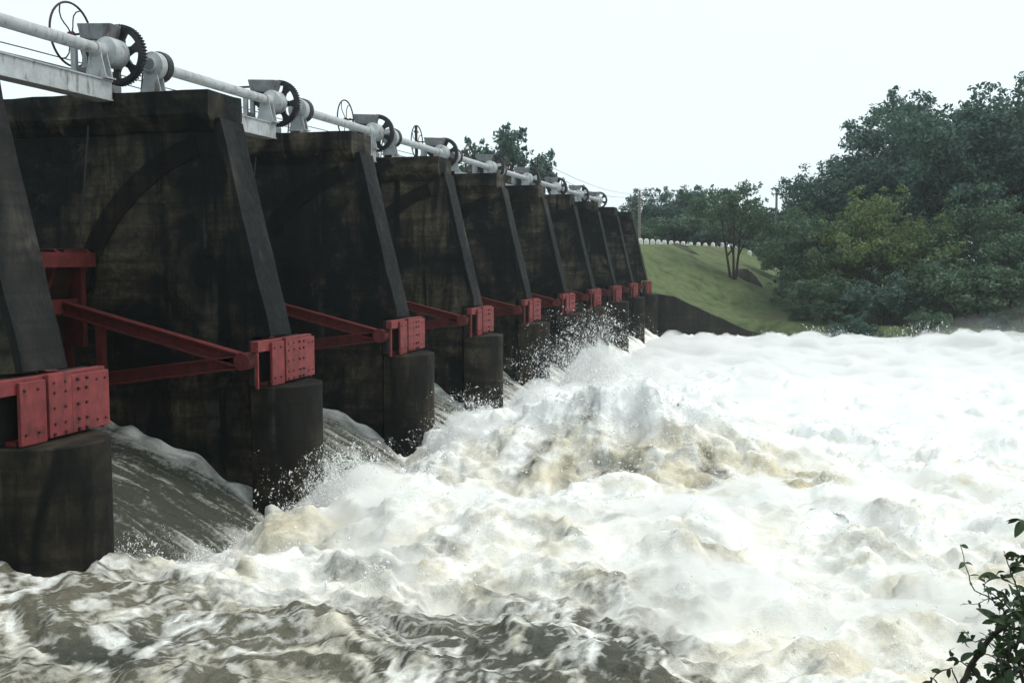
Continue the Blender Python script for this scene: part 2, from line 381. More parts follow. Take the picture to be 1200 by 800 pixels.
    dark = sm(0.15, 0.7, fbm(X * 0.35, Y * 0.5, 81, 2)) * (1 - F) + np.exp(-((X + 2.2) / 1.6) ** 2 - ((Y - 9.8) / 0.8) ** 2) * 0.8
    foam -= 0.12 * np.exp(-((X + 2.2) / 1.5) ** 2 - ((Y - 9.9) / 0.7) ** 2)
    return h, small, np.clip(foam, 0, 1), np.clip(silt_shade, 0, 1), np.clip(dark, 0, 1), F
def grow(a, b, s0, s1, k=1.0):
    o = [a]
    while o[-1] < b:
        t = (o[-1] - a) / (b - a); o.append(o[-1] + s0 + (s1 - s0) * t ** k)
    return np.array(o)
def grid_mesh(name, xs, ys, P, mat, smooth=True):
    nx, ny = len(xs), len(ys)
    i = np.arange(nx * ny).reshape(ny, nx)
    f = np.stack([i[:-1, :-1], i[:-1, 1:], i[1:, 1:], i[1:, :-1]], -1).reshape(-1, 4)
    return npmesh(name, P.reshape(-1, 3), f, mat, smooth)
def put_attr(mesh, r, g, b):
    a = mesh.attributes.new('foam', 'FLOAT_COLOR', 'POINT')
    c = np.stack([r.ravel(), g.ravel(), b.ravel(), np.ones(r.size)], -1).astype(np.float32)
    a.data.foreach_set('color', c.ravel())
xs = np.concatenate([np.arange(-15, -9.6, 0.3), np.arange(-9.6, 6.0, 0.045), grow(6.0, 24, 0.05, 0.16)[:-1], grow(24, 140, 0.5, 8)])
ys = np.concatenate([grow(4.5, 8.6, 0.25, 0.045)[:-1], np.arange(8.6, 20, 0.045), grow(20, 70, 0.05, 0.17)])
GX, GY = np.meshgrid(xs, ys)
hh, hs, fo, silt_shade, dk, FF = river_fields(GX, GY)
dzx = np.gradient(hh, xs, axis=1); dzy = np.gradient(hh, ys, axis=0)
nn = np.stack([-dzx, -dzy, np.ones_like(hh)], -1); nn /= np.linalg.norm(nn, axis=-1, keepdims=True)
PW = np.stack([GX, GY, hh], -1) + nn * (hs * 1.25)[..., None]
wm = grid_mesh('river', xs, ys, PW, M['water'])
put_attr(wm, fo, silt_shade, dk)
river = tag(link('river', wm), 'brown and white churning river below the dam gates', 'river', kind='structure')

def river_z(x, y):
    a = river_fields(np.array([float(x)]), np.array([float(y)])); return float(a[0][0] + a[1][0])

# ---- spillway sill under the sheets and the lake behind the gates
g = G().prism([(-17, -1.6), (-17, 0.8), (-13.3, 1.35), (-12.2, 1.1), (-11, 0.65), (-10, 0.2), (-9, -0.4), (-8, -1.1), (-8, -1.6)], YC[0] - 0.3, YC[-1] + 0.3)
tag(link('spillway_sill', g.mesh('spillway_sill', M['wing'])), 'concrete sill under the falling water sheets', 'spillway', kind='structure')
g = G().box(-160, -13.3, -20, 66, 3.6, 4.25)
tag(link('lake', g.mesh('lake', M['lake'])), 'still lake held behind the dam', 'lake', kind='structure')

# ---- far bank
def bank_z(X, Y):
    crest = 5.72
    xe = np.maximum(-10.0, -9.9 + 0.13 * (Y - 78))
    zs = crest - 0.47 * (X - xe)
    drop = 3.05 * (1 - sm(66.0, 80.0, Y))
    z = np.minimum(crest, zs)
    z = np.where(X < -10.0, crest, z)
    z = z - drop * sm(-12, -9, X) - 12 * (1 - sm(65.2, 65.9, Y))
    low = 0.55 + 0.035 * np.clip(Y - 68, 0, 60) + 0.3 * fbm(X * 0.2, Y * 0.2, 5, 3)
    shore = np.interp(X, [-9, -2.2, 1, 6, 14, 30, 150], [66.4, 66.4, 64.8, 61.5, 58.0, 55, 40])
    low = low - 2.6 * (1 - sm(-0.5, 3.0, Y - shore))
    k = 0.5; z2 = np.log(np.exp(z / k) + np.exp(np.clip(low, -6, 30) / k)) * k
    z2 = z2 + (0.22 * fbm(X * 0.35, Y * 0.35, 8, 5) + 0.05 * fbm(X * 2.1, Y * 2.1, 10, 2)) * sm(-10.5, -8, X)
    z2 = np.where(X < -19, crest - 0.5 * (-19 - X) - 12 * (1 - sm(65.2, 65.9, Y)), z2); return np.maximum(z2, -3)
bx = np.concatenate([grow(-160, -22, 12, 2)[:-1], np.arange(-22, 16, 0.35), grow(16, 260, 0.5, 14)])
by = np.concatenate([grow(40, 58, 3, 0.6)[:-1], np.arange(58, 65.9, 0.4), np.arange(65.9, 110, 0.35), grow(110, 900, 0.8, 40)])
BX, BY = np.meshgrid(bx, by)
bm_ = grid_mesh('far_bank', bx, by, np.stack([BX, BY, bank_z(BX, BY)], -1), M['grass'])
tag(link('far_bank', bm_), 'grassy embankment slope on the far side', 'bank', kind='structure')
def bz(x, y): return float(bank_z(np.array([float(x)]), np.array([float(y)]))[0])

# ---- road on the embankment crest
g = G(); rp = [(-16.2, 64.0), (-15.6, 80), (-14.6, 92), (-12.4, 104), (-8.5, 118), (-2, 135)]
v = []
for i, (x, y) in enumerate(rp):
    v += [(x - 2.2, y, 5.745), (x + 2.2, y, 5.745)]
mr = me('road', v, [(2 * i, 2 * i + 1, 2 * i + 3, 2 * i + 2) for i in range(len(rp) - 1)], M['earth'])
tag(link('road', mr), 'earth road along the embankment crest', 'road', kind='structure')

# ---- near bank under the photographer
nx_ = np.arange(-30, 30.1, 0.5); ny_ = np.concatenate([np.arange(-40, 2, 1.0), np.arange(2, 9.1, 0.25)])
NX, NY = np.meshgrid(nx_, ny_)
nz = 2.85 - 0.95 * np.clip(NY - 3.7 - np.minimum(0, (NX + 1.0) * 0.6) + 0.25 * fbm(NX * 0.5, NY * 0.5, 6, 3), 0, None) - 0.04 * np.abs(fbm(NX * 0.7, NY * 0.7, 9, 3))
tag(link('near_bank', grid_mesh('near_bank', nx_, ny_, np.stack([NX, NY, np.maximum(nz, -1.8)], -1), M['grass'])),
    'grassy near bank at the photographer\'s feet', 'bank', kind='structure')

# ================================================================== DAM
ORG = Vector((-11.0, 0, -1.2))
def sx(z): return -8.81 - (z - 3.39) * 0.240         # downstream face of the sloped rib
# wall: side profile with a notch for the trunnion beam
prof = [(-17, -1.2), (-9.2, -1.2), (-9.2, 2.38), (-9.2, 2.38), (-9.2, 3.24), (sx(3.24) - 0.11, 3.24), (sx(7.02) - 0.11, 7.02), (-17, 7.02)]
wall_m = roughen(G().prism(prof, -0.34, 0.34).mesh('wall', M['pier'], org=ORG), 4, 0.022, 100)
ribp = [(sx(3.24) - 0.105, 3.24), (sx(3.24), 3.24), (sx(7.04), 7.04), (sx(7.04) - 0.105, 7.04)]
rib_m = roughen(G().prism(ribp, -0.39, 0.39).mesh('sloped_rib', M['rib'], org=ORG), 4, 0.018, 110)
capg = G()
capg.prism([(-0.38, 6.84), (0.40, 6.84), (0.60, 7.10), (0.60, ZTOP), (-0.55, ZTOP), (-0.55, 7.10)], -17, -9.80, 'x')
cap_m = roughen(capg.mesh('cap', M['pier'], org=ORG), 4, 0.028, 120)
nose = [(-9.0, -0.75)] + [(-8.82 + 0.75 * math.sin(a), -0.75 * math.cos(a)) for a in [math.pi * k / 18 for k in range(19)]] + [(-9.0, 0.75)]
nose_m = G().prism(nose, -1.2, 2.4, 'z').mesh('rounded_nose', M['nose'], True, org=ORG)
arc = []
a0, a1 = R(168), R(108)
for k in range(25):
    a = a0 + (a1 - a0) * k / 24; arc.append((XT + (RG + 0.16) * math.cos(a), ZT + (RG + 0.16) * math.sin(a)))
for k in range(24, -1, -1):
    a = a0 + (a1 - a0) * k / 24; arc.append((XT + (RG - 0.22) * math.cos(a), ZT + (RG - 0.22) * math.sin(a)))
def arc_mesh(s):
    n = 25; v = []; f = []
    for (x, z) in arc: v.append((x, s * 0.33, z))
    for (x, z) in arc: v.append((x, s * 0.36, z))
    m = 50
    for i in range(n - 1):
        j = m - 1 - i
        f += [(i, i + 1, j - 1, j), (m + i, m + i + 1, m + j - 1, m + j), (i, i + 1, m + i + 1, m + i), (j, j - 1, m + j - 1, m + j)]
    f += [(0, m - 1, 2 * m - 1, m), (n - 1, n, m + n, m + n - 1)]
    g = G(); g.add(v, f); return g.mesh('seal_plate', M['seal'], org=ORG)
arc_m = [arc_mesh(-1), arc_mesh(1)]
for i in range(NP):
    lab = f'{ORD[i]} dark wet concrete dam pier with sloped downstream rib' + (' beside the grassy bank' if i == NP - 1 else '')
    if i == 0: lab = 'nearest dark wet concrete dam pier, cut off by the left picture edge'
    t = thing('dam_pier', (ORG.x, YC[i], ORG.z), lab, 'pier', 'concrete piers of the dam')
    link('wall', wall_m, t); link('sloped_rib', rib_m, t); link('cap', cap_m, t)
    link('rounded_nose', nose_m, t, bev=0.03)
    for a in arc_m: link('seal_plate', a, t)

# ---- trunnion beams
TORG = Vector((-9.0, 0, 2.4))
flange_m = G().box(-8.80, -8.66, -1.05, 0.95, 3.02, 3.20).mesh('top_flange', M['red'], org=TORG)
backw_m = G().box(-8.98, -8.88, -0.80, 0.92, 2.42, 3.19).mesh('shade_black_back_web', M['black'], org=TORG)  # recess shade painted in: black where the steel would be dark red
endp_m = G().box(-8.72, -8.67, -0.02, 0.02, 2.40, 3.015).mesh('end_plate', M['red'], org=(TORG.x, 0, TORG.z))
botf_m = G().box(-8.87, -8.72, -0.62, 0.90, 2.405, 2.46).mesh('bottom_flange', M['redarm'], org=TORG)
plate_m = []
for a, b, o in ((-0.65, -0.215, 0.0), (-0.195, 0.215, 0.022), (0.235, 0.95, 0.006)):
    plate_m.append(G().box(-8.655, -8.605 + o, a, b, 2.44 - (0.03 if a < -0.5 else 0), 3.16 + (0.05 if -0.5 < a < 0 else 0)).mesh('face_plate', M['red'], org=TORG))
bg_ = G()
rng = random.Random(4)
for y in (-0.10, 0.09, 0.34, 0.50):
    for z in (2.60, 2.79, 2.98, 3.10):
        bg_.lathe([(-8.60, 0.022), (-8.572, 0.018)], 6, 'x', (0, y + rng.uniform(-.01, .01), z))
for y in (-0.58, -0.36, 0.70, 0.86):
    for z in (2.54, 3.06): bg_.lathe([(-8.62, 0.020), (-8.585, 0.016)], 6, 'x', (0, y, z))
for y in (-0.12, 0.08, 0.34, 0.48): bg_.lathe([(-8.60, 0.026), (-8.568, 0.022)], 6, 'x', (0, y, 2.475))
bolt_m = bg_.mesh('bolts', M['bolt'], org=TORG)
for i in range(NP):
    t = thing('trunnion_beam', (TORG.x, YC[i], TORG.z),
              f'red bolted steel trunnion beam on the {ORD[i]} pier' + (', plate with rows of bolts' if i < 3 else ''), 'steel beam', 'red trunnion beams on the piers')
    link('top_flange', flange_m, t, bev=0.006); link('shade_black_back_web', backw_m, t); link('bottom_flange', botf_m, t)
    for y in (-1.03, 0.93): link('end_plate', endp_m, t, loc=(0, y, 0))
    for p in plate_m: link('face_plate', p, t, bev=0.008)
    tag(link('bolts', bolt_m, t), kind='stuff')

# ---- radial gates
def ibeam(p, q, hgt=0.24, wid=0.20, tw=0.02, tf=0.03):
    """I-beam from p to q in an XZ plane, flanges horizontal-ish"""
    p, q = Vector(p), Vector(q); t = (q - p).normalized(); s = Vector((0, 1, 0)); u = t.cross(s).normalized()
    if u.z < 0: u = -u
    g = G()
    def bx(h0, h1, w):
        v = []
        for e in (p, q):
            for a, b in ((h0, -w), (h1, -w), (h1, w), (h0, w)): v.append(e + u * a + s * b)
        g.add(v, [(0, 1, 2, 3), (7, 6, 5, 4), (0, 4, 5, 1), (1, 5, 6, 2), (2, 6, 7, 3), (3, 7, 4, 0)])
    bx(-hgt / 2, -hgt / 2 + tf, wid / 2); bx(hgt / 2 - tf, hgt / 2, wid / 2); bx(-hgt / 2 + tf * .9, hgt / 2 - tf * .9, tw)
    return g
def polar(r, a): return (XT + r * math.cos(a), ZT + r * math.sin(a))
for i in range(NP - 1):
    y0, y1 = YC[i] + 0.48, YC[i + 1] - 0.48; ym = (y0 + y1) / 2
    t = thing('radial_gate', (-12.6, ym, 1.75), f'red framed radial gate between the {ORD[i]} and the {ORD[i+1]} pier', 'sluice gate', 'radial gates between the piers')
    if i == 0:
        org = Vector((-12.6, ym, 1.75)); hw = (y1 - y0) / 2
        A0, A1 = R(196), R(151)
        v = []; f = []
        for r in (RG, RG - 0.02):
            for k in range(13):
                a = A0 + (A1 - A0) * k / 12; x, z = polar(r, a); v += [(x, -hw, z), (x, hw, z)]
        for k in range(12):
            f += [(2 * k, 2 * k + 1, 2 * k + 3, 2 * k + 2), (26 + 2 * k, 28 + 2 * k, 29 + 2 * k, 27 + 2 * k),
                  (2 * k, 2 * k + 2, 28 + 2 * k, 26 + 2 * k), (2 * k + 1, 27 + 2 * k, 29 + 2 * k, 2 * k + 3)]
        f += [(0, 26, 27, 1), (24, 25, 51, 50)]
        G_skin = G().add(v, f).mesh('skin_plate', M['skin'], org=(org.x, 0, org.z))
        G_arm = []; ya = hw - 0.50
        for s in (-1, 1):
            for a in (R(166.5), R(188)):
                p = polar(0.12, a); q = polar(RG - 0.28, a)
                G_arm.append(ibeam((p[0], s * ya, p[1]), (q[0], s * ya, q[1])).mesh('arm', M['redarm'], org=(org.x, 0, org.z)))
        G_strut = []
        for s in (-1, 1):
            p, q = polar(2.9, R(168)), polar(2.9, R(187))
            G_strut.append(G().box(p[0] - .07, p[0] + .07, s * ya - .06, s * ya + .06, q[1], p[1]).mesh('strut', M['redarm'], org=(org.x, 0, org.z)))
        G_hub = [G().lathe([(s * ya - .12, .15), (s * ya + .12, .15)], 20, 'y', (XT, 0, ZT)).mesh('trunnion_hub', M['redarm'], True, org=(org.x, 0, org.z)) for s in (-1, 1)]
        G_gird = []
        for a in (R(153), R(166.5), R(188)):
            x, z = polar(RG - 0.16, a); G_gird.append(G().box(x - .11, x + .11, -hw + .02, hw - .02, z - .035, z + .035)
                                                   .box(x + .09, x + .12, -hw + .02, hw - .02, z - .13, z + .13).mesh('girder', M['redarm'], org=(org.x, 0, org.z)))
        G_ribs = []
        for k in range(7):
            yy = -hw + 0.06 + (2 * hw - 0.12) * k / 6; gg = G(); v = []; f = []
            for r in (RG - 0.021, RG - 0.17):
                for q in range(9):
                    a = A0 + (A1 - A0) * q / 8; x, z = polar(r, a); v += [(x, yy - .035, z), (x, yy + .035, z)]
            for q in range(8):
                f += [(2 * q, 2 * q + 2, 20 + 2 * q, 18 + 2 * q), (2 * q + 1, 19 + 2 * q, 21 + 2 * q, 2 * q + 3), (18 + 2 * q, 20 + 2 * q, 21 + 2 * q, 19 + 2 * q)]
            f += [(16, 17, 35, 34), (0, 18, 19, 1)]
            G_ribs.append(gg.add(v, f).mesh('rib', M['redarm'], org=(org.x, 0, org.z)))
        # lifting posts at the two ends
        G_post = []
        for s in (-1, 1):
            G_post.append(G().box(-12.66, -12.42, s * (hw - .10) - .06, s * (hw - .10) + .06, 3.0, 4.78)
                          .box(-12.95, -12.38, s * (hw - .34) - .30, s * (hw - .34) + .30, 4.64, 4.76).mesh('lifting_post', M['redarm'], org=(org.x, 0, org.z)))
    link('skin_plate', G_skin, t)
    for m in G_arm: link('arm', m, t)
    for m in G_strut: link('strut', m, t)
    for m in G_hub: link('trunnion_hub', m, t)
    for m in G_gird: link('girder', m, t)
    for m in G_ribs: link('rib', m, t)
    for m in G_post: link('lifting_post', m, t)

# ---- hoist girders
XG = -11.86
def hg_mesh(L):
    g = G()
    g.box(-0.17, 0.17, -L, L, 0, 0.025).box(-0.17, 0.17, -L, L, 0.335, 0.36).box(0.12, 0.145, -L, L, 0.025, 0.335).box(-0.145, -0.12, -L, L, 0.025, 0.335)
    return g.mesh('beam', M['grey'])
hgm = hg_mesh(2.37)
stubm = G().box(-0.15, 0.15, -0.0, 0.26, 0.0, 0.13).mesh('bearing_block', M['greydk'])
for i in range(NP - 1):
    ym = (YC[i] + YC[i + 1]) / 2 + 0.075
    t = thing('hoist_girder', (XG, ym, 7.385), f'pale grey steel girder across the bay before the {ORD[i+1]} pier', 'girder', 'steel girders across the bays')
    link('beam', hgm, t); link('bearing_block', stubm, t, loc=(0, 2.372, 0.16))

# ---- gate hoists: torque tube, drums, gear wheel, gearbox hood, hand wheel
ZS = 8.27
GR = 0.55
def gear_mesh():
    n = 56; g = G(); v = []; f = []
    pr = []
    for k in range(n):
        a = 2 * math.pi * k / n; w = 2 * math.pi / n
        for da, r in ((-0.26, GR - .035), (-0.14, GR), (0.14, GR), (0.26, GR - .035)): pr.append((a + da * w, r))
    m = len(pr); ri = GR - 0.125
    for y in (-0.06, 0.06):
        for a, r in pr: v.append((r * math.cos(a), y, r * math.sin(a)))
        for a, r in pr: v.append((ri * math.cos(a), y, ri * math.sin(a)))
    for k in range(m):
        j = (k + 1) % m
        f += [(k, j, m + j, m + k), (2 * m + k, 3 * m + k, 3 * m + j, 2 * m + j), (k, 2 * m + k, 2 * m + j, j), (m + k, m + j, 3 * m + j, 3 * m + k)]
    return g.add(v, f).mesh('gear_wheel', M['black'])
gear_m = gear_mesh()
spk_m = G().prism([(-0.10, 0.10), (0.10, 0.10), (0.055, 0.30), (0.10, GR - .115), (-0.10, GR - .115), (-0.055, 0.30)], -0.035, 0.035).mesh('spoke', M['black'])
ghub_m = G().lathe([(-0.10, 0.15), (0.10, 0.15)], 20, 'y').mesh('hub', M['black'], True)
drum_m = G().lathe([(-0.50, 0.11), (-0.46, 0.15), (-0.42, 0.245), (-0.38, 0.265), (-0.07, 0.265)], 28, 'y').mesh('drum', M['grey'], True)
drum2_m = G().lathe([(-0.16, 0.11), (-0.13, 0.15), (-0.10, 0.25), (-0.07, 0.265), (0.07, 0.265)], 28, 'y').mesh('drum', M['grey'], True)
flan_m = G().lathe([(0.071, 0.285), (0.12, 0.30), (0.22, 0.30)], 28, 'y').mesh('drum_flange', M['black'], True)
def ped_mesh(h, mat='grey'):
    g = G()
    for y in (-0.10, 0.07): g.prism([(-0.22, 0), (0.22, 0), (0.10, h), (-0.10, h)], y, y + 0.025)
    g.box(-0.25, 0.25, -0.13, 0.13, -0.0, 0.025)
    g.prism([(-0.10, 0.03), (-0.02, 0.03), (-0.02, h), (-0.06, h)], -0.07, 0.07)
    g.lathe([(-0.14, 0.13), (0.14, 0.13)], 16, 'y', (0, 0, h))
    return g.mesh('pedestal', M[mat], True)
ped_m = ped_mesh(ZS - 7.75)
shaft_m = G().lathe([(-2.10, 0.105), (2.17, 0.105)], 20, 'y').mesh('torque_tube', M['grey'], True)
hood_m = G().prism([(-0.55, 0.26), (-0.02, 0.20), (0.10, 0.50), (-0.62, 0.54)], -0.26, 0.10).mesh('gearbox_hood', M['greydk'])
pinion_m = G().lathe([(-0.12, 0.13), (0.12, 0.13)], 18, 'y', (-0.42, 0, 0.05)).lathe([(-0.95, 0.03), (0.22, 0.03)], 10, 'y', (-0.42, 0, 0.05)).mesh('pinion', M['black'], True)
frame_m = G().box(-0.70, -0.60, -0.34, -0.26, -0.60, 0.30).box(-0.70, -0.60, -0.02, 0.06, -0.60, 0.30).box(-0.70, -0.60, -0.26, -0.02, -0.30, -0.22).mesh('gearbox_frame', M['grey'])
cable_m = G().tube([(0, 0, 0.0), (-0.45, 0.02, -3.45)], 0.018, 6).mesh('lifting_cable', M['black'])
rim_m = G().tube([(0, 0.57 * math.cos(a), 0.57 * math.sin(a)) for a in [2 * math.pi * k / 40 for k in range(40)]], 0.021, 8, closed=True).mesh('hand_wheel', M['rust'], True)
wsp = []
for k in range(6):
    a = 2 * math.pi * k / 6
    pts = []
    for q in range(6):
        r = 0.05 + 0.515 * q / 5; aa = a + 0.45 * math.sin(q / 5 * math.pi) * 0.7
        pts.append((0, r * math.cos(aa), r * math.sin(aa)))
    wsp.append(G().tube(pts, 0.013, 6).mesh('spoke', M['rust'], True))
whub_m = G().lathe([(-0.05, 0.06), (0.05, 0.06)], 12, 'x').lathe([(0.0, 0.022), (0.42, 0.022)], 8, 'x').mesh('hub', M['rust'], True)
handw = [1, 0, 1, 1, 1, 1, 1, 1, 1]
for i in range(NP - 1):
    ya, yb = YC[i] + 0.93, YC[i + 1] + 0.15
    t = thing('gate_hoist', (XG, (YC[i] + YC[i + 1]) / 2, 7.745),
              f'grey gate hoist with black gear wheel on the {ORD[i+1]} pier' + ('' if handw[i] else ', without a hand wheel'), 'hoist', 'gate hoists along the dam top')
    oy = (YC[i] + YC[i + 1]) / 2; zz = ZS - 7.745
    link('torque_tube', shaft_m, t, loc=(0, 0, zz))
    link('pedestal', ped_m, t, loc=(0, ya - 0.02 - oy, 0.003))
    d = link('drum', drum2_m, t, loc=(0, ya - oy, zz)); link('drum_flange', flan_m, d)
    link('pedestal', ped_m, t, loc=(0, yb - 0.85 - oy, 0.003))
    link('drum', drum_m, t, loc=(0, yb - 0.26 - oy, zz))
    gw = link('gear_wheel', gear_m, t, loc=(0, yb - 0.26 - oy, zz), rot=(0, 0.35 * i + 0.2, 0))
    for k in range(6): link('spoke', spk_m, gw, rot=(0, 2 * math.pi * k / 6, 0))
    link('hub', ghub_m, gw)
    hd = link('gearbox_hood', hood_m, t, loc=(0, yb - 0.36 - oy, zz), bev=0.02)
    link('gearbox_frame', frame_m, hd); link('pinion', pinion_m, hd)
    for y in (ya + 0.05 - oy, yb - 0.62 - oy): link('lifting_cable', cable_m, t, loc=(-0.27, y, zz))
    if handw[i]:
        w = link('hand_wheel', rim_m, t, loc=(-0.98, yb - 0.30 - oy, zz + 0.42), rot=(0.5 * i, 0, 0))
        for m in wsp: link('spoke', m, w)
        link('hub', whub_m, w)
    else:
        link('crank_shaft', G().lathe([(-0.5, 0.025), (0.0, 0.025)], 8, 'x').mesh('crank_shaft', M['rust'], True), t, loc=(-0.62, yb - 0.30 - oy, zz + 0.42))

# ---- cables and posts on the upstream edge of the dam top
for k, z in enumerate((8.34, 8.18)):
    pts = []
    for i in range(NP * 4):
        y = YC[0] - 4 + i * 1.5
        if y > YC[-1]: break
        pts.append((-13.2, y, z - 0.05 * abs(math.sin(math.pi * (y - YC[0]) / 6))))
    tag(link('guard_cable', G().tube(pts, 0.012, 5).mesh('guard_cable', M['wire'])), f'{("upper", "lower")[k]} of two thin cables strung along the dam top', 'cable', 'cables along the dam top')
for i, zt in ((4, 9.28), (7, 9.95)):
    g = G().box(-12.93, -12.85, -0.04, 0.04, ZTOP - 0.03, zt)
    o = link('guard_post', g.mesh('guard_post', M['black'], org=(-12.89, 0, ZTOP)), loc=(-12.89, YC[i] - 0.1, ZTOP), bev=0.008)
    tag(o, f'thin dark upright post on top of the {ORD[i]} pier', 'post', 'posts on the dam top')
    link('crosspiece', G().box(-0.05, 0.05, -0.12, 0.12, zt - ZTOP - 0.25, zt - ZTOP - 0.20).mesh('crosspiece', M['black']), o)

# ---- water sheets falling between the piers
cx = np.concatenate([np.arange(-13.2, -7.6, 0.07)]); 
for i in range(NP - 1):
    y0, y1 = YC[i] + 0.40, YC[i + 1] - 0.40
    st = 0.06 if i < 4 else 0.08
    cy = np.linspace(y0, y1, int((y1 - y0) / st)); X, Y = np.meshgrid(cx, cy)
    wob = 0.25 * fbm(X * 0.5, Y * 0.8 + i * 7, 91, 3)
    z = np.interp(X, [-13.2, -12.6, -12, -11, -10, -9, -8.5, -7.6], [1.66, 1.60, 1.47, 1.17, 0.78, 0.28, -0.02, -0.62])
    z = z + 0.10 * fbm(X * 0.35 + wob, Y * 1.4, 93 + i, 3) + 0.05 * perlin(X * 0.9, Y * 5 + wob * 3, 95 + i) + 0.02 * perlin(X * 3, Y * 12 + wob * 6, 97)
    edge = np.exp(-((Y - y1) / 0.42) ** 2) + 0.7 * np.exp(-((Y - y0) / 0.30) ** 2)
    z = z + 0.16 * edge * (0.6 + perlin(X * 2.0, Y * 3, 99 + i)) * sm(-13, -12, X)
    fo = 0.18 + 0.50 * np.clip(edge, 0, 1) * (0.75 + 0.5 * perlin(X * 3, Y * 5, 101)) + 0.35 * sm(0.2, 0.6, fbm(X * 0.5 + wob, Y * 5 + wob * 4, 103 + i, 4))
    fo = fo + 0.13 * perlin(X * 0.7, Y * 14 + wob * 8, 107 + i) + 0.10 * perlin(X * 1.1, Y * 30 + wob * 14, 117) + 0.40 * sm(-9.3, -8.0, X + 0.8 * perlin(X * .5, Y * 1.5, 109 + i))
    fo = fo + (0.10 if i in (1, 2, 3) else (0.14 if i > 3 else 0.0))
    m = grid_mesh('water_sheet', cx, cy, np.stack([X + 10.5, Y - (y0 + y1) / 2, z], -1), M['water'])
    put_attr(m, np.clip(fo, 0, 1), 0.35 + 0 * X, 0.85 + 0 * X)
    tag(link('water_sheet', m, loc=(-10.5, (y0 + y1) / 2, 0)), f'sheet of water pouring between the {ORD[i]} and the {ORD[i+1]} pier', 'falling water', 'water sheets between the piers')

# ---- wing wall at the far abutment
g = G().prism([(-10.2, -1.4), (-1.6, -1.4), (-1.6, -0.15), (-2.6, 0.12), (-6.2, 1.72), (-7.2, 2.20), (-8.6, 2.42), (-10.2, 2.42)], 65.45, 66.05)
wwm = roughen(g.mesh('wing_wall', M['wing'], org=(-6, 65.75, -1.4)), 4, 0.04, 130)
tag(link('wing_wall', wwm, loc=(-6, 65.75, -1.4)), 'low dark concrete wing wall below the grass slope', 'wall')

# ================================================================== BANK FURNITURE
def stone_mesh():
    g = G(); pr = []
    for z, w, d in ((-0.2, 0.17, 0.14), (0.28, 0.17, 0.14), (0.38, 0.15, 0.12), (0.43, 0.10, 0.08), (0.45, 0.05, 0.04)):
        pr.append([(w, d, z), (-w, d, z), (-w, -d, z), (w, -d, z)])
    v = sum(pr, []); f = [(3, 2, 1, 0)]
    for i in range(4):
        for k in range(4): f.append((4 * i + k, 4 * i + (k + 1) % 4, 4 * i + 4 + (k + 1) % 4, 4 * i + 4 + k))
    f.append((16, 17, 18, 19)); return g.add(v, f).mesh('guard_stone', M['stone'])
stm = stone_mesh()
CNT = ['first', 'second', 'third', 'fourth', 'fifth', 'sixth', 'seventh', 'eighth', 'ninth', 'tenth', 'eleventh', 'twelfth', 'thirteenth', 'fourteenth']
spx = [750, 757, 764, 771, 778, 786, 793, 800, 809, 818, 826, 835, 848, 878]
for k, px in enumerate(spx):
    d = 79 + 2.15 * k
    p = at(px + 0.5, 284, d); z = min(bz(p.x, p.y), 5.74)
    o = link('guard_stone', stm, loc=(p.x, p.y, z), rot=(0, 0, R(-8 - 2 * k + random.Random(k).uniform(-6, 6))), bev=0.03)
    tag(o, f'white painted guard stone, {CNT[k]} from the dam along the road', 'guard stone', 'white guard stones along the road')

def pole(px, d, ytop, label):
    p = at(px, 280, d); z = bz(p.x, p.y); top = at(px, ytop, d).z
    t = thing('utility_pole', (p.x, p.y, z), label, 'utility pole', 'utility poles')
    link('shaft', G().tube([(0, 0, -0.4), (0.02, 0, (top - z) * .5), (0, 0, top - z)], [0.16, 0.14, 0.11], 10).mesh('shaft', M['wood'], True), t)
    link('crossarm', G().box(-0.55, 0.55, -0.16, -0.09, top - z - 0.55, top - z - 0.45).mesh('crossarm', M['wood']), t)
    for x in (-0.45, 0.45):
        link('insulator', G().lathe([(top - z - .45, .04), (top - z - .36, .055), (top - z - .28, .03)], 8, 'z', (x, -.125, 0)).mesh('insulator', M['black'], True), t)
    return Vector((p.x, p.y, top))
p1 = pole(749, 110, 224, 'pale utility pole behind the white guard stones near the dam end')
p2 = pole(909, 104, 222, 'pale utility pole rising above the trees on the right bank')
def wire(a, b, sag, label):
    pts = [a.lerp(b, k / 16) + Vector((0, 0, -sag * 4 * (k / 16) * (1 - k / 16))) for k in range(17)]
    g = G().tube([p - a for p in pts], 0.014, 5)
    tag(link('overhead_wire', g.mesh('overhead_wire', M['wire']), loc=a), label, 'wire', 'overhead wires')
e = Vector((-12.89, YC[7] - 0.1, 9.72))
wire(e, p1 + Vector((-0.45, -0.13, -0.28)), 0.5, 'upper thin wire from the dam top to the pole')
wire(e + Vector((0, 0, -0.35)), p1 + Vector((0.45, -0.13, -0.30)), 0.9, 'lower thin wire from the dam top to the pole')

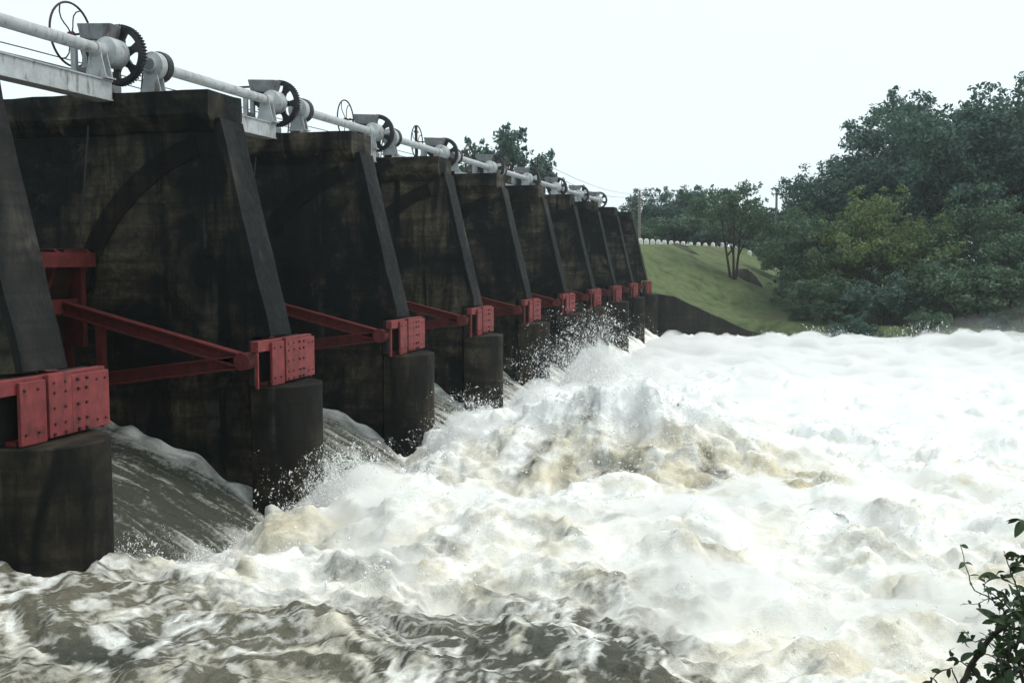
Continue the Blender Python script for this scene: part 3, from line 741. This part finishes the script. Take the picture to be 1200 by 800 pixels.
def mound(px, py, d, rx, ry, rz, label, seed, mat):
    p = at(px, py, d); z0 = bz(p.x, p.y); n = 18; v = []; f = []
    for j in range(9):
        rr = 1 - j / 8 * 0.97
        for k in range(n):
            a = 2 * math.pi * k / n
            q = float(fbm(np.array([math.cos(a) * rr * 1.6 + seed]), np.array([math.sin(a) * rr * 1.6]), seed, 3)[0])
            x, y = rx * rr * math.cos(a) * (1 + .5 * q), ry * rr * math.sin(a) * (1 + .5 * q)
            v.append((x, y, bz(p.x + x, p.y + y) - z0 - 0.06 + rz * (1 - rr ** 2.6) * (1 + .8 * q)))
    for j in range(8):
        for k in range(n): f.append((j * n + k, j * n + (k + 1) % n, (j + 1) * n + (k + 1) % n, (j + 1) * n + k))
    f.append(tuple(8 * n + k for k in range(n)))
    o = link('earth_mound', G().add(v, f).mesh('earth_mound', mat, True), loc=(p.x, p.y, z0)); tag(o, label, 'mound', 'earth mounds on the slope'); return o
mound(803, 298, 83, 1.2, 1.6, 0.30, 'dark earth mound just below the white guard stones', 3, M['earth'])
mound(875, 325, 80, 1.1, 1.5, 0.75, 'brown earth mound behind the forked tree', 9, M['earth'])

# ================================================================== TREES
def leaves(cent, rad, cnt, size, rs, up=0.35, squash=0.75):
    """leaf faces spread through clumps. cent (k,3) rad (k,)"""
    k = len(cent); w = rad ** 2; w = w / w.sum()
    idx = rs.choice(k, cnt, p=w)
    d = rs.normal(size=(cnt, 3)); d /= np.linalg.norm(d, axis=1, keepdims=True)
    r = rs.rand(cnt) ** 0.45
    P = cent[idx] + d * (rad[idx] * r)[:, None] * np.array([1, 1, squash])
    nrm = d * 0.9 + rs.normal(size=(cnt, 3)) * 0.75 + np.array([0, 0, up]); nrm /= np.linalg.norm(nrm, axis=1, keepdims=True)
    t = rs.normal(size=(cnt, 3)) + np.array([0, 0, -0.5]); t -= nrm * (t * nrm).sum(1, keepdims=True); t /= np.linalg.norm(t, axis=1, keepdims=True)
    b = np.cross(nrm, t)
    L = (size * rs.uniform(0.6, 1.35, cnt))[:, None]; Wd = L * rs.uniform(0.38, 0.6, cnt)[:, None]
    V = np.stack([P - t * L * .5, P + b * Wd * .5 - nrm * L * .08, P + t * L * .5 - nrm * L * .14, P - b * Wd * .5 - nrm * L * .08], 1).reshape(-1, 3)
    F = np.arange(cnt * 4).reshape(-1, 4)
    return V, F
def tree_meshes(seed, h, r, mat, nleaf, size, trunk_h=0.35, nclump=46, stems=1, spread=1.0, airy=0.0, lean=0.0):
    rs = np.random.RandomState(seed); rn = random.Random(seed); g = G()
    zc = h * (trunk_h + (1 - trunk_h) * 0.52); rz = h * (1 - trunk_h) * 0.52
    C = []; Rr = []
    while len(C) < nclump:
        d = rs.normal(size=3); d /= np.linalg.norm(d); q = rs.rand() ** 0.42
        if d[2] < -0.75: continue
        c = np.array([d[0] * r * q, d[1] * r * q, zc + d[2] * rz * q * (0.9 + 0.2 * rs.rand())])
        c[0] += lean * (c[2] / h)
        C.append(c); Rr.append(r * rs.uniform(0.17, 0.34) * (1 - airy * 0.4))
    C = np.array(C); Rr = np.array(Rr)
    # tufts breaking the outline
    ext = []
    for c, rr in zip(C, Rr):
        o = c - np.array([0, 0, zc]); 
        for _ in range(2):
            d = o / (np.linalg.norm(o) + 1e-6) + rs.normal(size=3) * 0.6; d /= np.linalg.norm(d)
            ext.append((c + d * rr * rs.uniform(0.75, 1.35), rr * rs.uniform(0.28, 0.5)))
    C2 = np.vstack([C, np.array([e_[0] for e_ in ext])]); R2 = np.concatenate([Rr, [e_[1] for e_ in ext]])
    V, F = leaves(C2, R2, nleaf, size, rs)
    bases = []
    for s_ in range(stems):
        a = 2 * math.pi * s_ / max(stems, 1) + rn.uniform(0, 1)
        off = 0.0 if stems == 1 else 0.18
        b0 = Vector((off * math.cos(a), off * math.sin(a), -0.5)); ln = (0.05 if stems == 1 else 0.30) * spread
        top = Vector((math.cos(a) * r * ln + lean * .6, math.sin(a) * r * ln, zc))
        mid = b0.lerp(top, 0.5) + Vector((rn.uniform(-.1, .1), rn.uniform(-.1, .1), 0)) * r * .3
        tr = h * (0.024 if stems == 1 else 0.013)
        g.tube([b0, b0.lerp(mid, .5), mid, mid.lerp(top, .5), top], [tr * 1.35, tr * 1.05, tr * .9, tr * .65, tr * .35], 9); bases.append((b0, mid, top, tr))
    for k in range(0, nclump, 2):
        b0, mid, top, tr = bases[k % stems]; c = Vector(C[k]); s0 = mid.lerp(top, rn.uniform(-.3, .9))
        if c.z < s0.z: s0 = mid.lerp(b0, .2)
        m1 = s0.lerp(c, .5) + Vector((0, 0, rn.uniform(-.05, .12) * r))
        g.tube([s0, m1, c], [tr * .45, tr * .28, tr * .08], 6, cap=False)
    return g.mesh('trunk', M['bark'], True), npmesh('crown', V, F, M[mat], False)
def plant_tree(name, meshes, p, rz, sc, label, cat, group, crown='crown'):
    t = thing(name, p, label, cat, group); t.rotation_euler = (0, 0, rz); t.scale = sc
    if meshes[0]: link('trunk', meshes[0], t)
    link(crown, meshes[1], t); return t
TM = {
    'big1': tree_meshes(1, 16, 6.0, 'leafdark', 28000, 0.34, 0.10, 76),
    'big2': tree_meshes(2, 15, 6.0, 'leafdark', 28000, 0.34, 0.08, 76),
    'mid1': tree_meshes(3, 10, 4.6, 'leafmid', 17000, 0.30, 0.03, 58),
    'light': tree_meshes(4, 9, 4.4, 'leaflight', 16000, 0.28, 0.03, 54),
    'airy': tree_meshes(5, 7.4, 3.4, 'leafmid', 5200, 0.26, 0.38, 34, stems=3, spread=1.2, airy=0.5),
    'bush': tree_meshes(6, 4.5, 3.2, 'leafmid', 9000, 0.26, 0.02, 36, stems=3),
    'bushd': tree_meshes(7, 4.5, 3.0, 'leafdark', 9000, 0.26, 0.02, 36, stems=3),
    'far': tree_meshes(8, 8, 4.4, 'leafdark', 13000, 0.34, 0.04, 54),
    'far2': tree_meshes(9, 8, 4.0, 'leafmid', 12000, 0.34, 0.04, 50),
    'spray': tree_meshes(10, 12, 4.6, 'leafdark', 8000, 0.42, 0.40, 46, airy=0.5),
}
def T(kind, px, ytop, d, label, hh, name='tree', cat='tree', group='trees on the right bank', rz=0.0, wide=1.0, crown='crown'):
    """tree whose top reaches photo row ytop; hh = the mesh's own height"""
    p = at(px, 330, d); z0 = bz(p.x, p.y); top = at(px, ytop, d).z; s = (top - z0) / hh
    return plant_tree(name, TM[kind], (p.x, p.y, z0 - 0.05), rz, (s * wide, s * wide, s), label, cat, group, crown)
T('big1', 1192, 74, 74, 'tallest dark tree at the right edge of the picture', 16.4, rz=0.3)
T('big2', 1105, 104, 75, 'tall dark tree with rounded top left of the tallest one', 15.6, rz=1.2)
T('big1', 1030, 148, 77, 'dark tree with domed crown halfway down the tree line', 16.4, rz=2.6, wide=1.05)
T('big2', 972, 190, 80, 'dark tree at the low left shoulder of the big tree group', 15.6, rz=3.9)
T('big2', 1270, 80, 76, 'dark tree standing just beyond the right picture edge', 15.6, rz=5.0)
T('big2', 1150, 90, 82, 'dark tree filling the gap behind the two tallest trees', 15.6, rz=0.6, wide=1.15)
T('big1', 1068, 124, 83, 'dark tree rising between the domed and the rounded tree', 16.4, rz=4.4, wide=1.1)
T('light', 1015, 232, 68, 'yellow green tree in front of the big dark trees', 9.4, rz=0.8, wide=1.0)
T('light', 1085, 262, 66, 'small yellow green tree right of the larger yellow green one', 9.4, rz=2.9, wide=1.1)
T('mid1', 962, 236, 72, 'bushy green tree right of the forked tree', 10.4, rz=0.4)
T('mid1', 1150, 225, 67, 'broad green tree low at the right edge', 10.4, rz=2.0)
T('mid1', 1215, 240, 66, 'green tree cut by the right edge near the water', 10.4, rz=4.0)
T('mid1', 915, 258, 92, 'green tree behind and right of the forked tree', 10.4, rz=5.2)
bl = [(938, 356, 66.5, 'bush'), (972, 322, 66, 'bush'), (1012, 368, 60.5, 'bushd'), (1036, 318, 64, 'bushd'), (1088, 362, 58.8, 'bush'), (1122, 300, 62.5, 'bush'), (1170, 366, 57.4, 'bushd'), (1205, 305, 60.5, 'bush')]
bw = ['first', 'second', 'third', 'fourth', 'fifth', 'sixth', 'seventh', 'eighth']
for k, (px, yt, d, kd) in enumerate(bl):
    T(kd, px, yt, d, f'waterside bush under the big trees, {bw[k]} from the grass slope', 4.7, 'bush', 'bush', 'waterside bushes', rz=k * 1.1, wide=1.2, crown='foliage')
for k in range(9):
    T('bushd' if k % 2 else 'bush', 752 + 22 * k, 262 - (k * 7 % 5) * 3, 114 + (k * 5 % 7), f'low dark bush beyond the embankment road, {CNT[k]} from the dam', 4.7, 'bush', 'bush', 'bushes beyond the road', rz=k * 1.7, wide=1.5, crown='foliage')
# forked tree on the slope
T('airy', 860, 216, 77, 'small forked tree standing alone on the grass slope', 7.5, 'forked_tree', group='trees on the slope', rz=0.5)
# trees beyond the embankment
fl = [(762, 226, 122, 'far'), (788, 222, 126, 'far2'), (812, 224, 124, 'far'), (838, 228, 128, 'far'), (866, 236, 122, 'far2'), (893, 248, 126, 'far'), (922, 246, 124, 'far2'), (952, 232, 128, 'far'), (736, 246, 140, 'far2')]
fw = ['second', 'third', 'fourth', 'fifth', 'sixth', 'seventh', 'eighth', 'ninth', 'first']
for k, (px, yt, d, kd) in enumerate(fl):
    T(kd, px, yt, d, f'far tree beyond the embankment road, {fw[k]} from the left', 8.3, group='far trees beyond the road', rz=k * 0.9, wide=1.05)
T('spray', 592, 150, 92, 'tree with loose round leaf tufts behind the dam hoists', 12.4, group='trees behind the dam', rz=0.2, wide=0.82)
T('spray', 563, 176, 94, 'lower tree tufts left of the tall tree behind the dam', 12.4, group='trees behind the dam', rz=2.2, wide=0.7)

# ================================================================== SPRAY
def spray():
    rs = np.random.RandomState(12); P = []; Dv = []; Sz = []
    def plume(x, y, wx, wy, vz, n_str, per, spread=0.9, out=0.0, s0=0.004, s1=0.015):
        for _ in range(int(n_str * 1.7)):
            bx_, by_ = x + rs.normal() * wx, y + rs.normal() * wy
            v = np.array([rs.normal() * spread + out, rs.normal() * spread, vz * (0.25 + 0.85 * rs.rand() ** 1.15)])
            m = rs.randint(per // 2, per + 1); tt = np.sort(rs.rand(m) ** 1.2) * (2 * v[2] / 9.8) * 0.8
            q = np.stack([bx_ + v[0] * tt, by_ + v[1] * tt, v[2] * tt - 4.9 * tt ** 2], -1) + rs.normal(size=(m, 3)) * (0.008 + 0.035 * tt[:, None])
            q[:, 2] += base(bx_, by_)
            dv = np.stack([np.full(m, v[0]), np.full(m, v[1]), v[2] - 9.8 * tt], -1)
            P.append(q); Dv.append(dv); Sz.append(np.minimum(s1 * 1.15, s0 * 0.5 * (1 - 0.985 * rs.rand(m)) ** -0.6))
    hgrid = PW[..., 2]
    def base(x, y):
        i = min(max(int(np.searchsorted(xs, x)), 0), len(xs) - 1); j = min(max(int(np.searchsorted(ys, y)), 0), len(ys) - 1)
        return float(hgrid[j, i]) - 0.03
    # named splashes: by the pier noses and along the big crest
    for a in ((-8.7, 12.0, .20, .25, 3.8, 70, 40, .40), (-8.5, 13.2, .35, .6, 2.6, 110, 30, .6), (-7.35, 15.9, .35, .5, 3.6, 220, 34, .7), (-7.9, 14.8, .4, .6, 2.6, 130, 28, .7), (-7.6, 15.4, .4, .5, 3.4, 130, 34, .7),
              (-6.9, 19.0, .5, .8, 2.0, 100, 22, .7), (-6.9, 21.3, .5, .8, 3.6, 220, 30, .8), (-6.6, 25.5, .6, 1.2, 2.9, 170, 24, .9),
              (-6.5, 29.6, .5, .6, 5.4, 420, 40, .9), (-5.8, 31.0, .6, .8, 5.8, 520, 40, .9), (-4.9, 32.4, .8, 1.0, 4.2, 300, 32, 1.0), (-6.3, 38, .8, 2, 2.4, 140, 22, .8),
              (-6, 45, 1, 3, 2.6, 160, 22, .8), (-5, 54, 1.5, 3, 2.4, 120, 22, .8), (6.6, 56.2, .5, .6, 4.9, 120, 36, .7), (7.9, 56.6, .9, .6, 4.2, 150, 34, .8), (2.0, 57.5, .8, .6, 4.0, 120, 30, .8), (5.0, 56.5, .5, .6, 4.4, 90, 30, .7), (9.6, 56.5, .7, .6, 4.4, 120, 30, .8), (11.6, 56, .5, .6, 4.8, 110, 30, .7), (13.4, 55.5, .8, .6, 4.0, 130, 30, .8), (-1.5, 58.5, 1.2, .6, 3.2, 120, 28, .8),
              (4.0, 57, 2.0, 1.2, 3.6, 220, 28, .8), (10.0, 56, 2.2, 1.2, 3.8, 260, 28, .8), (14, 55, 2.0, 1.2, 3.8, 220, 28, .8), (0, 59, 3, 1.5, 2.2, 120, 22, .8),
              (-3.4, 20.4, 1.9, .35, 2.4, 420, 24, .7), (-2.9, 19.6, 1.9, .5, 1.9, 420, 24, .6), (-0.8, 18.2, 1.0, .4, 1.5, 100, 20, .7)):
        plume(*a)
    # fine spray everywhere along steep foam
    crest = sm(0.02, 0.16, hs) * (GX < 18) * (GX > -8.6) * sm(0.35, 0.8, FF) * (GY < 60) * (0.2 + np.clip(-dzy, 0, 1.5))
    cell = np.gradient(xs)[None, :] * np.gradient(ys)[:, None]
    w = (crest * cell * np.where(GY < 26, 1.0, 0.35)).ravel(); w /= w.sum()
    for k in rs.choice(w.size, 7000, p=w): plume(GX.ravel()[k], GY.ravel()[k], .06, .06, 1.9, 2, 14, .55, 0, 0.004, 0.012)
    P = np.vstack(P); D = np.vstack(Dv); Sz = np.concatenate(Sz)
    keep = P[:, 2] > -0.2; P, D, Sz = P[keep], D[keep], Sz[keep]
    Sz = Sz * (1 + np.clip(P[:, 1] - 18, 0, 40) * 0.012)
    n = len(P); D /= np.linalg.norm(D, axis=1, keepdims=True) + 1e-6
    A = np.cross(D, np.array([0.3, 0.5, 0.8])); A /= np.linalg.norm(A, axis=1, keepdims=True) + 1e-6; B = np.cross(D, A)
    s = Sz[:, None]; el = (1 + 2.6 * rs.rand(n) ** 2)[:, None]
    V = np.stack([P + A * s, P + B * s, P - A * s, P - B * s, P + D * s * el, P - D * s * el], 1).reshape(-1, 3)
    b = (np.arange(n) * 6)[:, None, None]
    F = (np.array([[0, 1, 4], [1, 2, 4], [2, 3, 4], [3, 0, 4], [1, 0, 5], [2, 1, 5], [3, 2, 5], [0, 3, 5]])[None] + b).reshape(-1, 3)
    print('spray drops', n)
    tag(link('water_spray', npmesh('water_spray', V, F, M['drop'], True)), 'white flying spray above the churning river', 'spray', kind='stuff')
spray()

def mist():
    """thin drifting spray hanging over the white water: a closed body of pale air"""
    mx = np.arange(-8.4, 34.01, 0.2); my = np.arange(9.0, 64.01, 0.25); X, Y = np.meshgrid(mx, my)
    h, sml, fo_, silt_shade_, dk_, F = river_fields(X, Y)
    near = sm(16, 34, Y)
    thick = (0.05 + 0.06 * near + (0.22 + 0.10 * near) * sm(-0.15, 0.5, fbm(X * 0.45 + 7, Y * 0.45, 201, 3)) + 0.12 * fbm(X * 1.5, Y * 1.5, 203, 3) + 0.25 * sm(30, 55, Y) + 0.55 * sm(48, 57, Y) * sm(4, 12, X) * (0.6 + 0.8 * fbm(X * .3, Y * .3, 207, 2)) + np.clip(0.22 + 0.7 * fbm(X * 1.3, Y * 1.3, 209, 3), 0, 0.5) * np.exp(-((X + 5.8) / 1.1) ** 2 - ((Y - 31.2) / 1.6) ** 2) + np.clip(0.22 + 0.7 * fbm(X * 1.3, Y * 1.3, 209, 3), 0, 0.5) * np.exp(-((X + 7.0) / 0.7) ** 2 - ((Y - 15.9) / 0.9) ** 2) + np.clip(0.22 + 0.7 * fbm(X * 1.3, Y * 1.3, 209, 3), 0, 0.5) * np.exp(-((X + 6.8) / 0.7) ** 2 - ((Y - 21.3) / 1.1) ** 2) + np.clip(0.22 + 0.7 * fbm(X * 1.3, Y * 1.3, 209, 3), 0, 0.5) * np.exp(-((X + 6.5) / 0.8) ** 2 - ((Y - 25.8) / 1.3) ** 2)) * F * (1 - 0.80 * np.exp(-((X + 3.2) / 2.8) ** 2 - ((Y - 19.2) / 1.4) ** 2))
    e = np.minimum(np.minimum(sm(-8.4, -7.0, X), 1 - sm(30, 34, X)), np.minimum(sm(9, 11, Y), 1 - sm(61, 64, Y)))
    top = h + sml * 0.6 + (thick + 0.1) * e - 0.13; bot = h - 1.2
    n = X.size; ny, nx = X.shape; i = np.arange(n).reshape(ny, nx)
    V = np.vstack([np.stack([X, Y, top], -1).reshape(-1, 3), np.stack([X, Y, bot], -1).reshape(-1, 3)])
    Q = np.stack([i[:-1, :-1], i[:-1, 1:], i[1:, 1:], i[1:, :-1]], -1).reshape(-1, 4)
    rim = np.concatenate([i[0, :], i[1:, -1], i[-1, -2::-1], i[-2:0:-1, 0]]); r2 = np.roll(rim, -1)
    F_ = np.vstack([Q, Q[:, ::-1] + n, np.stack([rim, rim + n, r2 + n, r2], -1)])
    m = bpy.data.materials.new('spray_mist'); m.use_nodes = True; t = m.node_tree; t.nodes.clear()
    o = t.nodes.new('ShaderNodeOutputMaterial'); v = t.nodes.new('ShaderNodeVolumePrincipled')
    v.inputs['Color'].default_value = (0.99, 0.99, 0.98, 1); v.inputs['Density'].default_value = 2.2
    t.links.new(v.outputs[0], o.inputs['Volume'])
    tag(link('spray_mist', npmesh('spray_mist', V, F_, m, True)), 'thin white mist hanging over the churning river', 'mist', kind='stuff')
mist()
def bank_mist():
    """thin veil of spray drifting against the far right bank"""
    mx = np.arange(0.0, 40.01, 0.5); my = np.arange(50.0, 66.01, 0.5); X, Y = np.meshgrid(mx, my)
    e = np.minimum(sm(0, 16, X) * (1 - sm(30, 40, X)), sm(50, 56, Y) * (1 - sm(61, 66, Y)))
    top = -0.9 + e * (3.4 + 2.4 * fbm(X * 0.3, Y * 0.3, 211, 4)); bot = np.full_like(X, -1.0)
    n = X.size; ny, nx = X.shape; i = np.arange(n).reshape(ny, nx)
    V = np.vstack([np.stack([X, Y, top], -1).reshape(-1, 3), np.stack([X, Y, bot], -1).reshape(-1, 3)])
    Q = np.stack([i[:-1, :-1], i[:-1, 1:], i[1:, 1:], i[1:, :-1]], -1).reshape(-1, 4)
    rim = np.concatenate([i[0, :], i[1:, -1], i[-1, -2::-1], i[-2:0:-1, 0]]); r2 = np.roll(rim, -1)
    F_ = np.vstack([Q, Q[:, ::-1] + n, np.stack([rim, rim + n, r2 + n, r2], -1)])
    m = bpy.data.materials.new('drifting_mist'); m.use_nodes = True; t = m.node_tree; t.nodes.clear()
    o = t.nodes.new('ShaderNodeOutputMaterial'); v = t.nodes.new('ShaderNodeVolumePrincipled')
    v.inputs['Color'].default_value = (0.98, 0.99, 1.0, 1); v.inputs['Density'].default_value = 0.016
    t.links.new(v.outputs[0], o.inputs['Volume'])
    tag(link('drifting_mist', npmesh('drifting_mist', V, F_, m, True)), 'pale veil of spray drifting against the right bank', 'mist', kind='stuff')
bank_mist()

# ================================================================== NEAR SHRUB
def shrub():
    rn = random.Random(21); D0 = 3.25
    base = at(1215, 860, D0); zg = 2.85
    org = Vector((base.x, base.y, zg))
    t = thing('shrub', org, 'dark leafy shrub with bare twigs at the lower right corner', 'shrub')
    lm = []
    for k, (L, Wd, fold, curl) in enumerate(((0.052, 0.026, .25, .5), (0.066, 0.030, .4, .9), (0.040, 0.021, .2, .3), (0.058, 0.022, .5, 1.3))):
        v = []; f = []; n = 6
        for i in range(n + 1):
            s = i / n; w = Wd * .5 * math.sin(math.pi * min(1, s * .96 + .02)) ** .75 * (1.15 - .35 * s); ang = curl * s
            x = L * (math.sin(ang) / curl if curl else s); z = -L * (1 - math.cos(ang)) / curl
            v += [(x, -w, z + w * fold), (x, 0, z), (x, w, z + w * fold)]
        for i in range(n):
            for j in range(2): f.append((3 * i + j, 3 * i + j + 1, 3 * i + j + 4, 3 * i + j + 3))
        lm.append(me('leaf', v, f, M['leafnear'], True))
    def W2(px, py, dd=0.0): return at(px, py, D0 + dd) - org
    def twig(pts, r0, r1, leafn, name='twig', seed=0, lsize=1.0, tipfrac=0.15):
        pts = [Vector(p) for p in pts]; m = []
        for i in range(len(pts) - 1):
            for q in range(4): m.append(pts[i].lerp(pts[i + 1], q / 4) + Vector((rn.gauss(0, .0015), rn.gauss(0, .0015), rn.gauss(0, .0015))))
        m.append(pts[-1]); n = len(m)
        link(name, G().tube(m, [r0 + (r1 - r0) * i / (n - 1) for i in range(n)], 6).mesh(name, M['bark'], True), t)
        for _ in range(int(leafn * 1.35)):
            s = tipfrac + (1 - tipfrac) * rn.random(); i = min(int(s * (n - 1)), n - 2); p = m[i].lerp(m[i + 1], s * (n - 1) - i)
            d = (m[i + 1] - m[i]).normalized()
            side = Vector((rn.gauss(0, 1), rn.gauss(0, 1), rn.gauss(-.1, .8))).normalized()
            dirv = (d * .55 + side).normalized(); q = dirv.to_track_quat('X', 'Z')
            o = link('leaf', lm[rn.randrange(4)], t, loc=p); o.rotation_mode = 'QUATERNION'
            from mathutils import Quaternion
            o.rotation_quaternion = q @ Quaternion((1, 0, 0), rn.uniform(-1.2, 1.2)); sc = lsize * rn.uniform(.5, 1.1); o.scale = (sc, sc, sc)
    root = Vector((0, 0, -0.05))
    twig([root, W2(1140, 840), W2(1126, 806), W2(1137, 780, .02), W2(1162, 745, .03), W2(1180, 732), W2(1203, 716, -.05), W2(1245, 705, -.1)], .012, .005, 26, 'stem', tipfrac=.25)
    twig([W2(1137, 780, .02), W2(1150, 800), W2(1178, 795), W2(1210, 780)], .005, .003, 16)
    twig([W2(1180, 732), W2(1176, 714), W2(1160, 700), W2(1141, 691), W2(1133, 668), W2(1125, 637)], .0032, .0010, 7, lsize=.55)
    twig([W2(1160, 700), W2(1146, 707), W2(1132, 708)], .0016, .0008, 4, lsize=.7)
    twig([W2(1192, 722), W2(1176, 706), W2(1164, 696), W2(1153, 690), W2(1154, 675)], .0028, .001, 7, lsize=.75)
    twig([W2(1126, 806), W2(1115, 782), W2(1100, 788), W2(1086, 800)], .003, .001, 9, lsize=.7)
    twig([W2(1137, 780), W2(1118, 772), W2(1113, 760)], .002, .001, 7, lsize=.75)
    twig([W2(1162, 745), W2(1143, 752), W2(1124, 740)], .002, .0008, 8, lsize=.85)
    twig([W2(1203, 716, -.05), W2(1190, 685), W2(1182, 660), W2(1176, 645)], .003, .001, 9)
    twig([W2(1190, 685), W2(1178, 680), W2(1166, 674)], .0016, .0008, 4, lsize=.8)
    twig([W2(1245, 700, -.1), W2(1215, 670), W2(1200, 650), W2(1186, 656)], .004, .0012, 12)
    twig([W2(1260, 720, -.1), W2(1225, 640), W2(1208, 612), W2(1192, 609)], .004, .0012, 11)
    twig([root, W2(1200, 800, .1), W2(1190, 760, .1), W2(1200, 725, .1), W2(1215, 690, .1)], .008, .003, 30, 'stem')
    twig([root, W2(1225, 800, -.15), W2(1215, 750, -.15), W2(1200, 715, -.15)], .008, .003, 28, 'stem')
    twig([root, W2(1175, 820, .12), W2(1168, 780, .12), W2(1172, 755, .12)], .006, .002, 22, 'stem')
    twig([root, W2(1260, 780, 0), W2(1250, 700, .0), W2(1240, 640, 0)], .009, .003, 26, 'stem')
    for k in range(46):
        a = W2(1186 + rn.uniform(-10, 45), 800 - rn.uniform(0, 95), rn.uniform(-.15, .15))
        twig([a, a + Vector((rn.gauss(0, .03), rn.gauss(0, .04), .04)), a + Vector((rn.gauss(0, .06), rn.gauss(0, .06), rn.uniform(.02, .1)))], .002, .0008, 7, lsize=.85)
shrub()

# ================================================================== HAZE
hm = bpy.data.materials.new('haze'); hm.use_nodes = True; ht = hm.node_tree; ht.nodes.clear()
ho = ht.nodes.new('ShaderNodeOutputMaterial'); hv = ht.nodes.new('ShaderNodeVolumePrincipled')
hv.inputs['Color'].default_value = (0.88, 0.95, 1.0, 1); hv.inputs['Density'].default_value = 0.00036
ht.links.new(hv.outputs[0], ho.inputs['Volume'])
hz = link('haze', G().box(-175, 275, -60, 930, -4.5, 26).mesh('haze', hm))
tag(hz, 'thin damp haze over the river and banks', 'haze', kind='stuff')
